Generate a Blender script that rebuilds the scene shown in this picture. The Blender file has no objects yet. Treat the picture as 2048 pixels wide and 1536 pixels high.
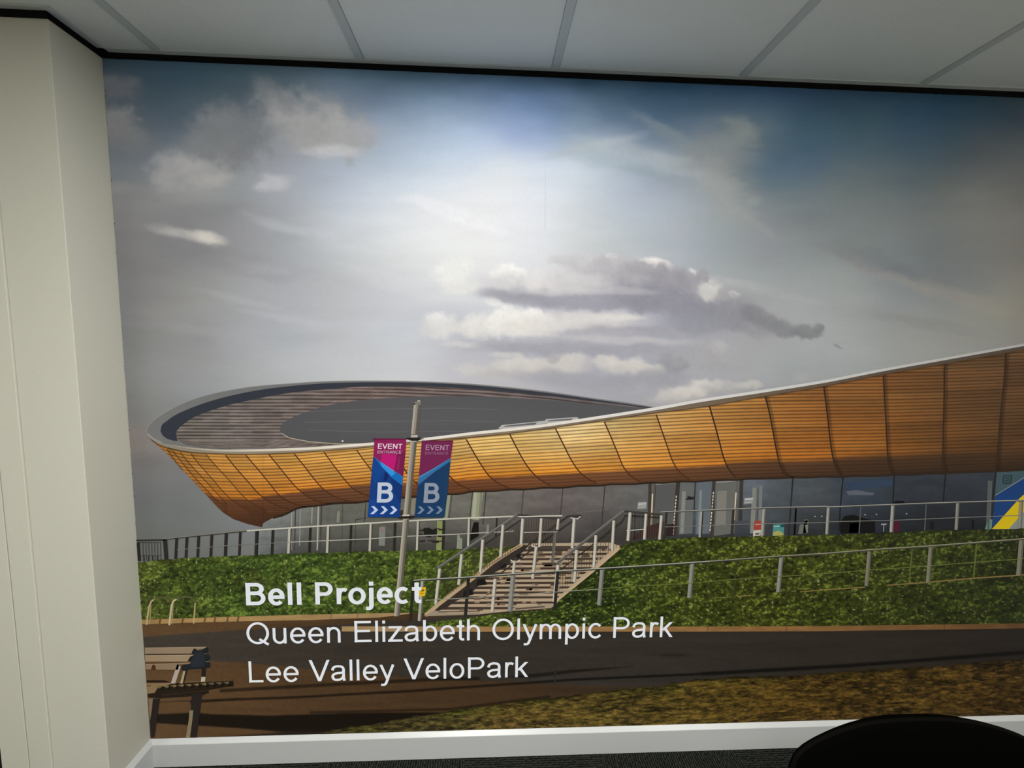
import bpy, bmesh, math, random
import numpy as np
from mathutils import Matrix, Vector

C = bpy.context.scene.collection
SC = bpy.context.scene
RNG = np.random.default_rng(7)
random.seed(7)

# ------------------------------------------------------------------ camera
F_PX = 904.9                                   # focal length in pixels of the 2048 px wide frame
CAM = Vector((1.17616, -1.51260, 1.51082))
RIGHT = Vector((0.99877233, -0.04742057, 0.01432184))
UP = Vector((-0.00949768, 0.10043662, 0.99489813))
FWD = Vector((0.04861707, 0.99381275, -0.09986293))
cam_data = bpy.data.cameras.new('camera')
cam_data.sensor_width = 36.0
cam_data.lens = F_PX / 2048 * 36.0
cam_data.clip_start = 0.02
cam = bpy.data.objects.new('camera', cam_data)
C.objects.link(cam)
mw = Matrix((RIGHT, UP, -FWD)).transposed().to_4x4()
mw.translation = CAM
cam.matrix_world = mw
SC.camera = cam

# ------------------------------------------------------------------ exposure, world
SC.view_settings.view_transform = 'Standard'
SC.view_settings.look = 'None'
SC.view_settings.gamma = 1.0
SC.view_settings.use_curve_mapping = False
SC.view_settings.exposure = 0.0
world = bpy.data.worlds.new('world')
SC.world = world
world.use_nodes = True
world.node_tree.nodes['Background'].inputs[0].default_value = (0.8, 0.9, 1.0, 1)
world.node_tree.nodes['Background'].inputs[1].default_value = 0.05

# room dimensions (metres)
ZC = 2.3513        # ceiling
ZM = 2.3333        # top of the mural, under the black shadow gap
ZB = 0.0979        # top of the baseboard
DP = 0.1696        # depth of the boxed pillar
X0 = 0.1828        # first ceiling bar
XR, XL, YN = 3.72, -1.70, -5.20

# ceiling light panels: unseen; near and side ones added to brighten mural top and baseboard edge (area lamps under the diffusers built below)
PANELS = [(X0 + 0.6 * 1.5, -0.90), (X0 + 0.6 * 1.5, -2.10), (X0 + 0.6 * 4.5, -2.10), (X0 - 0.6 * 1.5, -2.10), (X0 + 0.6 * 1.5, -3.90)]
for (lx, ly), en in zip(PANELS, (18.0, 62.0, 36.0, 14.0, 20.0)):
    ld = bpy.data.lights.new('panel_lamp', 'AREA')
    ld.shape = 'SQUARE'; ld.size = 0.56; ld.energy = en
    ld.color = (1.0, 0.985, 0.94)
    lo = bpy.data.objects.new('panel_lamp', ld)
    lo.location = (lx, ly, ZC - 0.012)
    C.objects.link(lo)

# ------------------------------------------------------------------ helpers
def srgb(c):
    c = np.asarray(c, dtype=float) / 255.0
    return np.where(c <= 0.04045, c / 12.92, ((np.maximum(c, 0) + 0.055) / 1.055) ** 2.4)

def tag(o, label=None, cat=None, group=None, kind=None):
    if label: o['label'] = label
    if cat: o['category'] = cat
    if group: o['group'] = group
    if kind: o['kind'] = kind
    return o

def empty(name, loc=(0, 0, 0), parent=None):
    o = bpy.data.objects.new(name, None)
    o.empty_display_size = 0.1
    C.objects.link(o)
    o.location = loc
    if parent: o.parent = parent
    return o

def link_mesh(name, me, mats, parent=None):
    o = bpy.data.objects.new(name, me)
    for m in (mats if isinstance(mats, (list, tuple)) else [mats]):
        me.materials.append(m)
    C.objects.link(o)
    if parent:
        o.parent = parent
        o.matrix_parent_inverse = Matrix.Translation(-parent.location)
    return o

def bm_obj(name, bm, mat, parent=None, smooth=False, bevel=0.0, segs=2):
    bmesh.ops.recalc_face_normals(bm, faces=bm.faces)
    me = bpy.data.meshes.new(name)
    bm.to_mesh(me); bm.free()
    if smooth:
        me.polygons.foreach_set('use_smooth', [True] * len(me.polygons))
    o = link_mesh(name, me, mat, parent)
    if bevel:
        b = o.modifiers.new('bevel', 'BEVEL'); b.width = bevel; b.segments = segs; b.limit_method = 'ANGLE'
    return o

def add_box(bm, x0, x1, y0, y1, z0, z1):
    v = [bm.verts.new((x, y, z)) for x in (x0, x1) for y in (y0, y1) for z in (z0, z1)]
    for f in ((0, 1, 3, 2), (4, 6, 7, 5), (0, 4, 5, 1), (2, 3, 7, 6), (0, 2, 6, 4), (1, 5, 7, 3)):
        bm.faces.new([v[i] for i in f])

def box(name, x0, x1, y0, y1, z0, z1, mat, parent=None, bevel=0.0):
    bm = bmesh.new(); add_box(bm, x0, x1, y0, y1, z0, z1)
    return bm_obj(name, bm, mat, parent, bevel=bevel)

def extrude_profile(name, prof, a, b, mat, parent=None, smooth=False):
    """prof: list of (offset towards the room, z); a, b: (x, y, nx, ny, mitre offset) ends of the run"""
    bm = bmesh.new()
    rings = []
    for (x, y, nx, ny, tx, ty) in (a, b):
        rings.append([bm.verts.new((x + nx * o + tx * o, y + ny * o + ty * o, z)) for o, z in prof])
    n = len(prof)
    for i in range(n):
        j = (i + 1) % n
        bm.faces.new((rings[0][i], rings[0][j], rings[1][j], rings[1][i]))
    bm.faces.new(rings[0]); bm.faces.new(rings[1][::-1])
    return bm_obj(name, bm, mat, parent, smooth)

# ------------------------------------------------------------------ materials
def new_mat(name):
    m = bpy.data.materials.new(name); m.use_nodes = True
    nt = m.node_tree
    return m, nt, nt.nodes['Principled BSDF']

def paint(name, col, rough=0.6, spec=0.3, noise=0.0, scale=40.0, bump=0.0, bscale=300.0):
    """plain painted surface with a faint mottling and roller texture"""
    m, nt, b = new_mat(name)
    b.inputs['Roughness'].default_value = rough
    b.inputs['Specular IOR Level'].default_value = spec
    b.inputs['Base Color'].default_value = (*col, 1)
    tc = nt.nodes.new('ShaderNodeTexCoord')
    if noise:
        n = nt.nodes.new('ShaderNodeTexNoise'); n.inputs['Scale'].default_value = scale; n.inputs['Detail'].default_value = 4
        nt.links.new(tc.outputs['Object'], n.inputs['Vector'])
        mx = nt.nodes.new('ShaderNodeMix'); mx.data_type = 'RGBA'
        mx.inputs['A'].default_value = (*[c * (1 - noise) for c in col], 1)
        mx.inputs['B'].default_value = (*[min(1, c * (1 + noise)) for c in col], 1)
        nt.links.new(n.outputs['Fac'], mx.inputs['Factor'])
        nt.links.new(mx.outputs['Result'], b.inputs['Base Color'])
    if bump:
        n2 = nt.nodes.new('ShaderNodeTexNoise'); n2.inputs['Scale'].default_value = bscale; n2.inputs['Detail'].default_value = 2
        nt.links.new(tc.outputs['Object'], n2.inputs['Vector'])
        bp = nt.nodes.new('ShaderNodeBump'); bp.inputs['Strength'].default_value = bump; bp.inputs['Distance'].default_value = 0.001
        nt.links.new(n2.outputs['Fac'], bp.inputs['Height'])
        nt.links.new(bp.outputs['Normal'], b.inputs['Normal'])
    return m

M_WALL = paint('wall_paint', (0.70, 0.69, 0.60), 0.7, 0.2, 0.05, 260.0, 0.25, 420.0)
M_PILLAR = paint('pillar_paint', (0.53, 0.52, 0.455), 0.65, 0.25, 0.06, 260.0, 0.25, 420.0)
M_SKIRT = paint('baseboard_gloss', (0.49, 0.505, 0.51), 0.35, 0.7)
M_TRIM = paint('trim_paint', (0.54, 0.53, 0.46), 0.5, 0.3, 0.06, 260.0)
M_TILE = paint('ceiling_tile', (0.84, 0.91, 0.93), 0.95, 0.0, 0.16, 420.0, 0.5, 330.0)
M_GRID = paint('ceiling_grid', (0.60, 0.65, 0.67), 0.5, 0.3)
M_SHADOW = paint('shadow_gap_black', (0.004, 0.004, 0.005), 0.8, 0.1)
M_DARK = paint('dark_frame', (0.004, 0.004, 0.005), 0.6, 0.2)

def carpet_material():
    """charcoal carpet tiles, half a metre square, ribs turned a quarter from tile to tile"""
    m, nt, b = new_mat('carpet_tiles')
    b.inputs['Roughness'].default_value = 0.95
    b.inputs['Specular IOR Level'].default_value = 0.05
    N, L = nt.nodes, nt.links
    tc = N.new('ShaderNodeTexCoord')
    mp = N.new('ShaderNodeMapping'); mp.inputs['Location'].default_value = (-0.1 * 1.0, 0.0, 0); L.new(tc.outputs['Object'], mp.inputs['Vector'])
    ck = N.new('ShaderNodeTexChecker'); ck.inputs['Scale'].default_value = 2.0
    L.new(mp.outputs['Vector'], ck.inputs['Vector'])
    ws = []
    for d in ('X', 'Y'):
        w = N.new('ShaderNodeTexWave'); w.bands_direction = d
        w.inputs['Scale'].default_value = 36.0; w.inputs['Distortion'].default_value = 5.0
        w.inputs['Detail'].default_value = 1.5; w.inputs['Detail Scale'].default_value = 3.0
        L.new(tc.outputs['Object'], w.inputs['Vector']); ws.append(w)
    mx = N.new('ShaderNodeMix'); mx.data_type = 'FLOAT'
    L.new(ck.outputs['Fac'], mx.inputs['Factor'])
    L.new(ws[0].outputs['Fac'], mx.inputs['A']); L.new(ws[1].outputs['Fac'], mx.inputs['B'])
    cr = N.new('ShaderNodeValToRGB')
    cr.color_ramp.elements[0].position = 0.3; cr.color_ramp.elements[0].color = (0.005, 0.006, 0.005, 1)
    cr.color_ramp.elements[1].position = 0.8; cr.color_ramp.elements[1].color = (0.030, 0.032, 0.028, 1)
    L.new(mx.outputs['Result'], cr.inputs['Fac'])
    L.new(cr.outputs['Color'], b.inputs['Base Color'])
    bp = N.new('ShaderNodeBump'); bp.inputs['Strength'].default_value = 0.5; bp.inputs['Distance'].default_value = 0.003
    L.new(mx.outputs['Result'], bp.inputs['Height']); L.new(bp.outputs['Normal'], b.inputs['Normal'])
    return m
M_CARPET = carpet_material()

# ------------------------------------------------------------------ room shell
def structure(o):
    o['kind'] = 'structure'; return o
structure(box('floor', XL - .15, XR + .15, YN - .15, 0.15, -0.12, 0.0, M_CARPET))
structure(box('wall_back', XL - .15, XR + .15, 0.0, 0.15, 0.0, ZC + .12, M_WALL))
structure(box('wall_right', XR, XR + .15, YN, 0.0, 0.0, ZC + .12, M_WALL))
structure(box('wall_rear', XL, XR, YN - .15, YN, 0.0, ZC + .12, M_WALL))
structure(box('wall_left', XL - .15, XL, YN, 0.0, 0.0, ZC + .12, M_WALL))
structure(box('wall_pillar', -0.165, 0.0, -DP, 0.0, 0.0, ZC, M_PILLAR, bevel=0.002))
# grooved white trim board beside the pillar, and the dark frame beyond it
bm = bmesh.new()
add_box(bm, -0.2295, -0.165, -DP - 0.005, 0.0, 0.0, ZC)
add_box(bm, -0.2325, -0.2295, -DP - 0.0005, 0.0, 0.0, ZC)
add_box(bm, -0.311, -0.2325, -DP - 0.005, 0.0, 0.0, ZC)
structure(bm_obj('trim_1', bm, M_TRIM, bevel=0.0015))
structure(box('trim_2', -0.36, -0.311, -DP + 0.02, 0.0, 0.0, ZC, M_DARK))
structure(box('wall_recess', XL, -0.36, -DP, 0.0, 0.0, ZC, M_WALL))

# baseboards with a chamfered top edge
PROF = [(0.0, 0.0), (0.0148, 0.0), (0.0148, ZB - 0.0145), (0.0142, ZB - 0.0130), (0.0025, ZB - 0.0008), (0.0010, ZB), (0.0, ZB)]
structure(extrude_profile('baseboard_back', PROF, (0.0, 0.0, 0, -1, 1, 0), (XR, 0.0, 0, -1, -1, 0), M_SKIRT))
structure(extrude_profile('baseboard_pillar', PROF, (0.0, 0.0, 1, 0, 0, -1), (0.0, -DP, 1, 0, 0, -1), M_SKIRT))
structure(extrude_profile('baseboard_right', PROF, (XR, YN, -1, 0, 0, 0), (XR, 0.0, -1, 0, 0, -1), M_SKIRT))

# ceiling: slab, lay-in tiles, T-bars, perimeter trim and the black shadow gap
ceil = structure(box('ceiling', XL - .15, XR + .15, YN - .15, 0.15, ZC + 0.012, ZC + 0.12, M_TILE))
XB = [X0 + 0.6 * k for k in range(-3, 8)]
YB = [-0.60 - 0.6 * k for k in range(-1, 9)]
BW = 0.0125
def tile(xa, xb, ya, yb):
    if any(abs((xa + xb) / 2 - px) < .3 and abs((ya + yb) / 2 - py) < .3 for px, py in PANELS): return
    box('ceiling_tile', xa, xb, ya, yb, ZC + 0.0015, ZC + 0.012, M_TILE, ceil, bevel=0.001)
xs = sorted([x for x in XB if XL < x < XR])
edges_x = [XL] + xs + [XR]
ys = [0.0] + [-0.6 * k for k in range(1, 9)] + [YN]
for i in range(len(edges_x) - 1):
    for j in range(len(ys) - 1):
        xa = edges_x[i] + 0.0012; xb = edges_x[i + 1] - 0.0245
        ya = ys[j + 1] + BW; yb = ys[j] - (BW if j else 0.0225)
        if j == 0 and xb < 0.25 and xa < 0.0:
            if xb > 0:                              # tile cut round the pillar
                box('ceiling_tile', 0.023, xb, -DP - .023, yb, ZC + 0.0015, ZC + 0.012, M_TILE, ceil, bevel=0.001)
                box('ceiling_tile', xa, xb, ya, -DP - 0.023, ZC + 0.0015, ZC + 0.012, M_TILE, ceil, bevel=0.001)
            else:
                tile(xa, xb, ya, -DP - 0.023)
            continue
        tile(xa, xb, ya, yb)
for x in xs:
    box('ceiling_bar', x - 0.024, x, YN, -0.022 if x > 0 else -DP - 0.022, ZC - 0.001, ZC + 0.010, M_GRID, ceil)
for y in ys[1:-1]:
    box('ceiling_bar', XL, XR, y - BW, y + BW, ZC - 0.0004, ZC + 0.010, M_GRID, ceil)
for nm, args in (('perimeter_trim', (0.0, XR, -0.022, -0.003)), ('perimeter_trim', (0.003, 0.022, -DP - 0.022, -0.003)),
                 ('perimeter_trim', (XL, 0.003, -DP - 0.022, -DP - 0.003))):
    box(nm, *args, ZC - 0.0012, ZC + 0.010, M_GRID, ceil)
for nm, args in (('shadow_gap', (0.0, XR, -0.003, 0.0)), ('shadow_gap', (0.0, 0.003, -DP - 0.003, 0.0)),
                 ('shadow_gap', (XL, 0.003, -DP - 0.006, -DP))):
    box(nm, *args, ZM, ZC + 0.010, M_SHADOW, ceil)

# ceiling light panels
M_DIFF, nt, b = new_mat('light_diffuser')
b.inputs['Base Color'].default_value = (0.9, 0.9, 0.88, 1)
b.inputs['Emission Color'].default_value = (1, 0.985, 0.94, 1)
b.inputs['Emission Strength'].default_value = 2.0
for i, (lx, ly) in enumerate(PANELS):
    t = empty('ceiling_light', (lx, ly, ZC))
    tag(t, ['square recessed ceiling light panel nearest the mural wall', 'square recessed ceiling light panel in the middle of the room', 'square recessed ceiling light panel towards the right wall',
            'square recessed ceiling light panel towards the left wall', 'square recessed ceiling light panel near the rear wall'][i], 'light')
    bm = bmesh.new()
    for a in ((-.2995, .2995, -.2995, -.28), (-.2995, .2995, .28, .2995), (-.2995, -.28, -.28, .28), (.28, .2995, -.28, .28)):
        add_box(bm, lx + a[0], lx + a[1], ly + a[2], ly + a[3], ZC - 0.004, ZC + 0.010)
    bm_obj('frame', bm, M_GRID, t)
    box('diffuser', lx - .28, lx + .28, ly - .28, ly + .28, ZC, ZC + 0.008, M_DIFF, t)

# ------------------------------------------------------------------ the wall mural
# The mural is a printed vinyl wallpaper on wall_back.  Its shapes were measured on the photograph and are
# converted once into positions on the wall plane (y = 0); every printed area is a thin film on that wall.
def at(px, py):
    px = np.asarray(px, float); py = np.asarray(py, float)
    d = [RIGHT[i] * (px - 1024) / F_PX - UP[i] * (py - 768) / F_PX + FWD[i] for i in range(3)]
    t = -CAM[1] / d[1]
    return CAM[0] + t * d[0], CAM[2] + t * d[2]

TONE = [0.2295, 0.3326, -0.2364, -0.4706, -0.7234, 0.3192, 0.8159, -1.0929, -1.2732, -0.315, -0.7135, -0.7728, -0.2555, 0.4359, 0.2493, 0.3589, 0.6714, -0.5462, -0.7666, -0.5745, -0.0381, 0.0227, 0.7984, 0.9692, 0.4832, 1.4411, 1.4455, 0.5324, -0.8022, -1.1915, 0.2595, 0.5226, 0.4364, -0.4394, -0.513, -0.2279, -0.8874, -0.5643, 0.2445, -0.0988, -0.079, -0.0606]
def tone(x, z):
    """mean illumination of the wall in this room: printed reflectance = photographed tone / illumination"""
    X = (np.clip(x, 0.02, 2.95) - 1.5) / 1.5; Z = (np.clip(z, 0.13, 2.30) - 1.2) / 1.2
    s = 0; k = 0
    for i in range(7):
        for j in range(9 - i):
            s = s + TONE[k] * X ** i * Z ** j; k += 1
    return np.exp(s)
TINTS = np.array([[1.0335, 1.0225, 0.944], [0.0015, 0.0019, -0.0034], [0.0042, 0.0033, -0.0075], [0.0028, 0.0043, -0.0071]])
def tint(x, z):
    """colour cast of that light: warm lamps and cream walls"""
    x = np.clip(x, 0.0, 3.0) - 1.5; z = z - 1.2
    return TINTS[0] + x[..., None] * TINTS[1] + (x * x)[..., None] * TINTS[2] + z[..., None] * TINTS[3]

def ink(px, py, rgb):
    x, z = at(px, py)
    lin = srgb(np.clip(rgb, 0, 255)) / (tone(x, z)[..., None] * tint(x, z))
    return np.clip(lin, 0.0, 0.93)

def print_material(name, rough=0.55, spec=0.12):
    m, nt, b = new_mat(name)
    at_ = nt.nodes.new('ShaderNodeAttribute'); at_.attribute_name = 'ink'
    tc = nt.nodes.new('ShaderNodeTexCoord')
    n = nt.nodes.new('ShaderNodeTexNoise'); n.inputs['Scale'].default_value = 420.0; n.inputs['Detail'].default_value = 2.0
    nt.links.new(tc.outputs['Object'], n.inputs['Vector'])
    mr = nt.nodes.new('ShaderNodeMapRange'); mr.inputs['To Min'].default_value = 0.90; mr.inputs['To Max'].default_value = 1.10
    nt.links.new(n.outputs['Fac'], mr.inputs['Value'])
    mx = nt.nodes.new('ShaderNodeMix'); mx.data_type = 'RGBA'; mx.blend_type = 'MULTIPLY'; mx.inputs['Factor'].default_value = 1.0
    nt.links.new(at_.outputs['Color'], mx.inputs['A']); nt.links.new(mr.outputs['Result'], mx.inputs['B'])
    nt.links.new(mx.outputs['Result'], b.inputs['Base Color'])
    b.inputs['Roughness'].default_value = rough; b.inputs['Specular IOR Level'].default_value = spec
    return m
M_PRINT = print_material('mural_print')

mural = empty('wall_mural', (1.6, 0.0, ZB))
tag(mural, 'wall-wide printed photo mural of a timber-clad stadium under a cloudy sky', 'mural')

# ---- noise
def vnoise(x, y, seed):
    r = np.random.default_rng(seed); T = r.random((256, 256))
    xi = np.floor(x).astype(int); yi = np.floor(y).astype(int)
    fx = x - xi; fy = y - yi
    fx = fx * fx * fx * (fx * (fx * 6 - 15) + 10); fy = fy * fy * fy * (fy * (fy * 6 - 15) + 10)
    a = T[yi & 255, xi & 255]; b = T[yi & 255, (xi + 1) & 255]
    c = T[(yi + 1) & 255, xi & 255]; d = T[(yi + 1) & 255, (xi + 1) & 255]
    return (a + (b - a) * fx) * (1 - fy) + (c + (d - c) * fx) * fy - 0.5

def fbm(x, y, seed, octv=4, gain=0.5):
    s = 0; amp = 1.0; tot = 0
    for k in range(octv):
        s = s + amp * vnoise(x * 2 ** k + 17.3 * k, y * 2 ** k + 9.1 * k, seed + k); tot += amp; amp *= gain
    return s / tot * 2

# ---- mesh builders
def film(name, verts2, faces, cols, layer, parent, step=None, mat=None):
    """verts2: photo positions (n,2); cols: (n,3) photographed tones"""
    px = verts2[:, 0]; py = verts2[:, 1]
    x, z = at(px, py)
    co = np.empty((len(px), 3), np.float32)
    co[:, 0] = np.minimum(x, XR - 0.0004); co[:, 1] = -0.0008 - 0.0003 * layer - (0 if step is None else step); co[:, 2] = np.clip(z, ZB + 0.0004, ZM - 0.0002)
    me = bpy.data.meshes.new(name)
    me.from_pydata(co.tolist(), [], faces) if not isinstance(faces, np.ndarray) else quad_mesh(me, co, faces)
    a = me.color_attributes.new('ink', 'FLOAT_COLOR', 'POINT')
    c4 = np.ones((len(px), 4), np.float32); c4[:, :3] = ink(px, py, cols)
    a.data.foreach_set('color', c4.ravel())
    me.update()
    return link_mesh(name, me, mat or M_PRINT, parent)

def quad_mesh(me, co, faces):
    n = len(faces)
    me.vertices.add(len(co)); me.vertices.foreach_set('co', co.ravel())
    me.loops.add(n * 4); me.loops.foreach_set('vertex_index', faces.ravel().astype(np.int32))
    me.polygons.add(n); me.polygons.foreach_set('loop_start', np.arange(n, dtype=np.int32) * 4)
    me.update(calc_edges=True)

def pl(pts):
    p = np.array(pts, float); return lambda x: np.interp(x, p[:, 0], p[:, 1], left=None, right=None)

def plx(pts):
    """polyline with straight extrapolation past its last point"""
    p = np.array(pts, float)
    s = (p[-1, 1] - p[-2, 1]) / (p[-1, 0] - p[-2, 0]); s0 = (p[1, 1] - p[0, 1]) / (p[1, 0] - p[0, 0])
    def f(x):
        x = np.asarray(x, float); y = np.interp(x, p[:, 0], p[:, 1])
        y = np.where(x > p[-1, 0], p[-1, 1] + s * (x - p[-1, 0]), y)
        return np.where(x < p[0, 0], p[0, 1] + s0 * (x - p[0, 0]), y)
    return f

def spl(pts, n=8):
    """smooth polyline (Catmull-Rom) through the points"""
    p = [np.array(q, float) for q in pts]; p = [2 * p[0] - p[1]] + p + [2 * p[-1] - p[-2]]
    out = []
    for i in range(1, len(p) - 2):
        for t in np.linspace(0, 1, n, endpoint=False):
            a, b, c, d = p[i - 1:i + 3]
            out.append(0.5 * (2 * b + (c - a) * t + (2 * a - 5 * b + 4 * c - d) * t * t + (3 * b - a - 3 * c + d) * t ** 3))
    out.append(p[-2]); return [tuple(q) for q in out]

def region(name, x0, x1, top, bot, fn, layer, parent, dx=2.0, dy=2.0, label=None):
    """printed area between two curves, toned by fn(px, py)"""
    xs_ = np.linspace(x0, x1, max(2, int((x1 - x0) / dx) + 1))
    t = top(xs_); b = np.maximum(bot(xs_), t + 0.01)
    rows = max(2, int(np.max(b - t) / dy) + 1)
    v = np.linspace(0, 1, rows)[:, None]
    Y = t[None] * (1 - v) + b[None] * v; X = np.repeat(xs_[None], rows, 0)
    cols = fn(X, Y).reshape(-1, 3)
    n = len(xs_); i, j = np.meshgrid(np.arange(rows - 1), np.arange(n - 1), indexing='ij')
    k = (i * n + j).ravel()
    f = np.stack([k, k + n, k + n + 1, k + 1], -1)
    o = film(name, np.stack([X.ravel(), Y.ravel()], -1), f, cols, layer, parent)
    if label: o['label'] = label
    return o

class Ink:
    """collects flat printed shapes that make one part"""
    def __init__(s, k=(0, 0, 1)): s.v = []; s.f = []; s.c = []; s.d = []; s.k = k; s.n = 0
    def P(s, p): return (s.k[0] + p[0] * s.k[2], s.k[1] + p[1] * s.k[2])
    def poly(s, pts, col, raw=False, flat=False):
        pts = [p if raw else s.P(p) for p in pts]
        b = len(s.v); s.v += pts; s.f.append(list(range(b, b + len(pts))))
        col = np.array(col, float)
        s.c += [col] * len(pts) if col.ndim == 1 else list(col)
        if not flat: s.n += 1
        s.d += [min(s.n, 110) * 0.0000026] * len(pts)
        return s
    def line(s, pts, w, col, w2=None, raw=False):
        pts = [np.array(p if raw else s.P(p), float) for p in pts]
        k = 1 if raw else s.k[2]; w = w * k; w2 = w if w2 is None else w2 * k
        L = []; R = []; m = len(pts)
        for i, p in enumerate(pts):
            a = pts[max(i - 1, 0)]; b = pts[min(i + 1, m - 1)]; t = (b - a) / (np.hypot(*(b - a)) + 1e-9)
            n = np.array([-t[1], t[0]]); ww = (w + (w2 - w) * i / max(1, m - 1)) / 2
            if 0 < i < m - 1:
                t0 = (p - a) / (np.hypot(*(p - a)) + 1e-9); c = abs(n @ np.array([-t0[1], t0[0]])); ww = ww / max(c, 0.5)
            L.append(p + n * ww); R.append(p - n * ww)
        s.n += 1
        c1 = np.array(col, float)
        for i in range(m - 1):
            b = len(s.v)
            s.v += [tuple(L[i]), tuple(L[i + 1]), tuple(R[i + 1]), tuple(R[i])]; s.f.append([b, b + 1, b + 2, b + 3])
            s.c += [c1] * 4; s.d += [min(s.n, 110) * 0.0000026] * 4
        return s
    def next(s, name, layer, parent, label=None):
        """close the part collected so far and go on with the next one, printed over it"""
        s.build(name, layer, parent, label)
        q = Ink(s.k); q.n = s.n
        return q
    def build(s, name, layer, parent, label=None):
        o = film(name, np.array(s.v, float), s.f, np.array(s.c, float), layer, parent, np.array(s.d))
        if label: o['label'] = label
        return o

K1 = (250, 720, .2474); K2 = (700, 720, .2474); K3 = (1150, 720, .2474); K4 = (1600, 670, .267)
K5 = (250, 1020, .24414); K6 = (740, 1000, .24414); K7 = (1150, 980, .24414); K8 = (1580, 980, .22852)
K9 = (280, 1260, .14323); K10 = (720, 860, .12367)
def T(k, pts): return [(k[0] + a * k[2], k[1] + b * k[2]) for a, b in pts]
XE = 2480          # how far the print runs to the right, beyond the edge of the photograph

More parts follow.
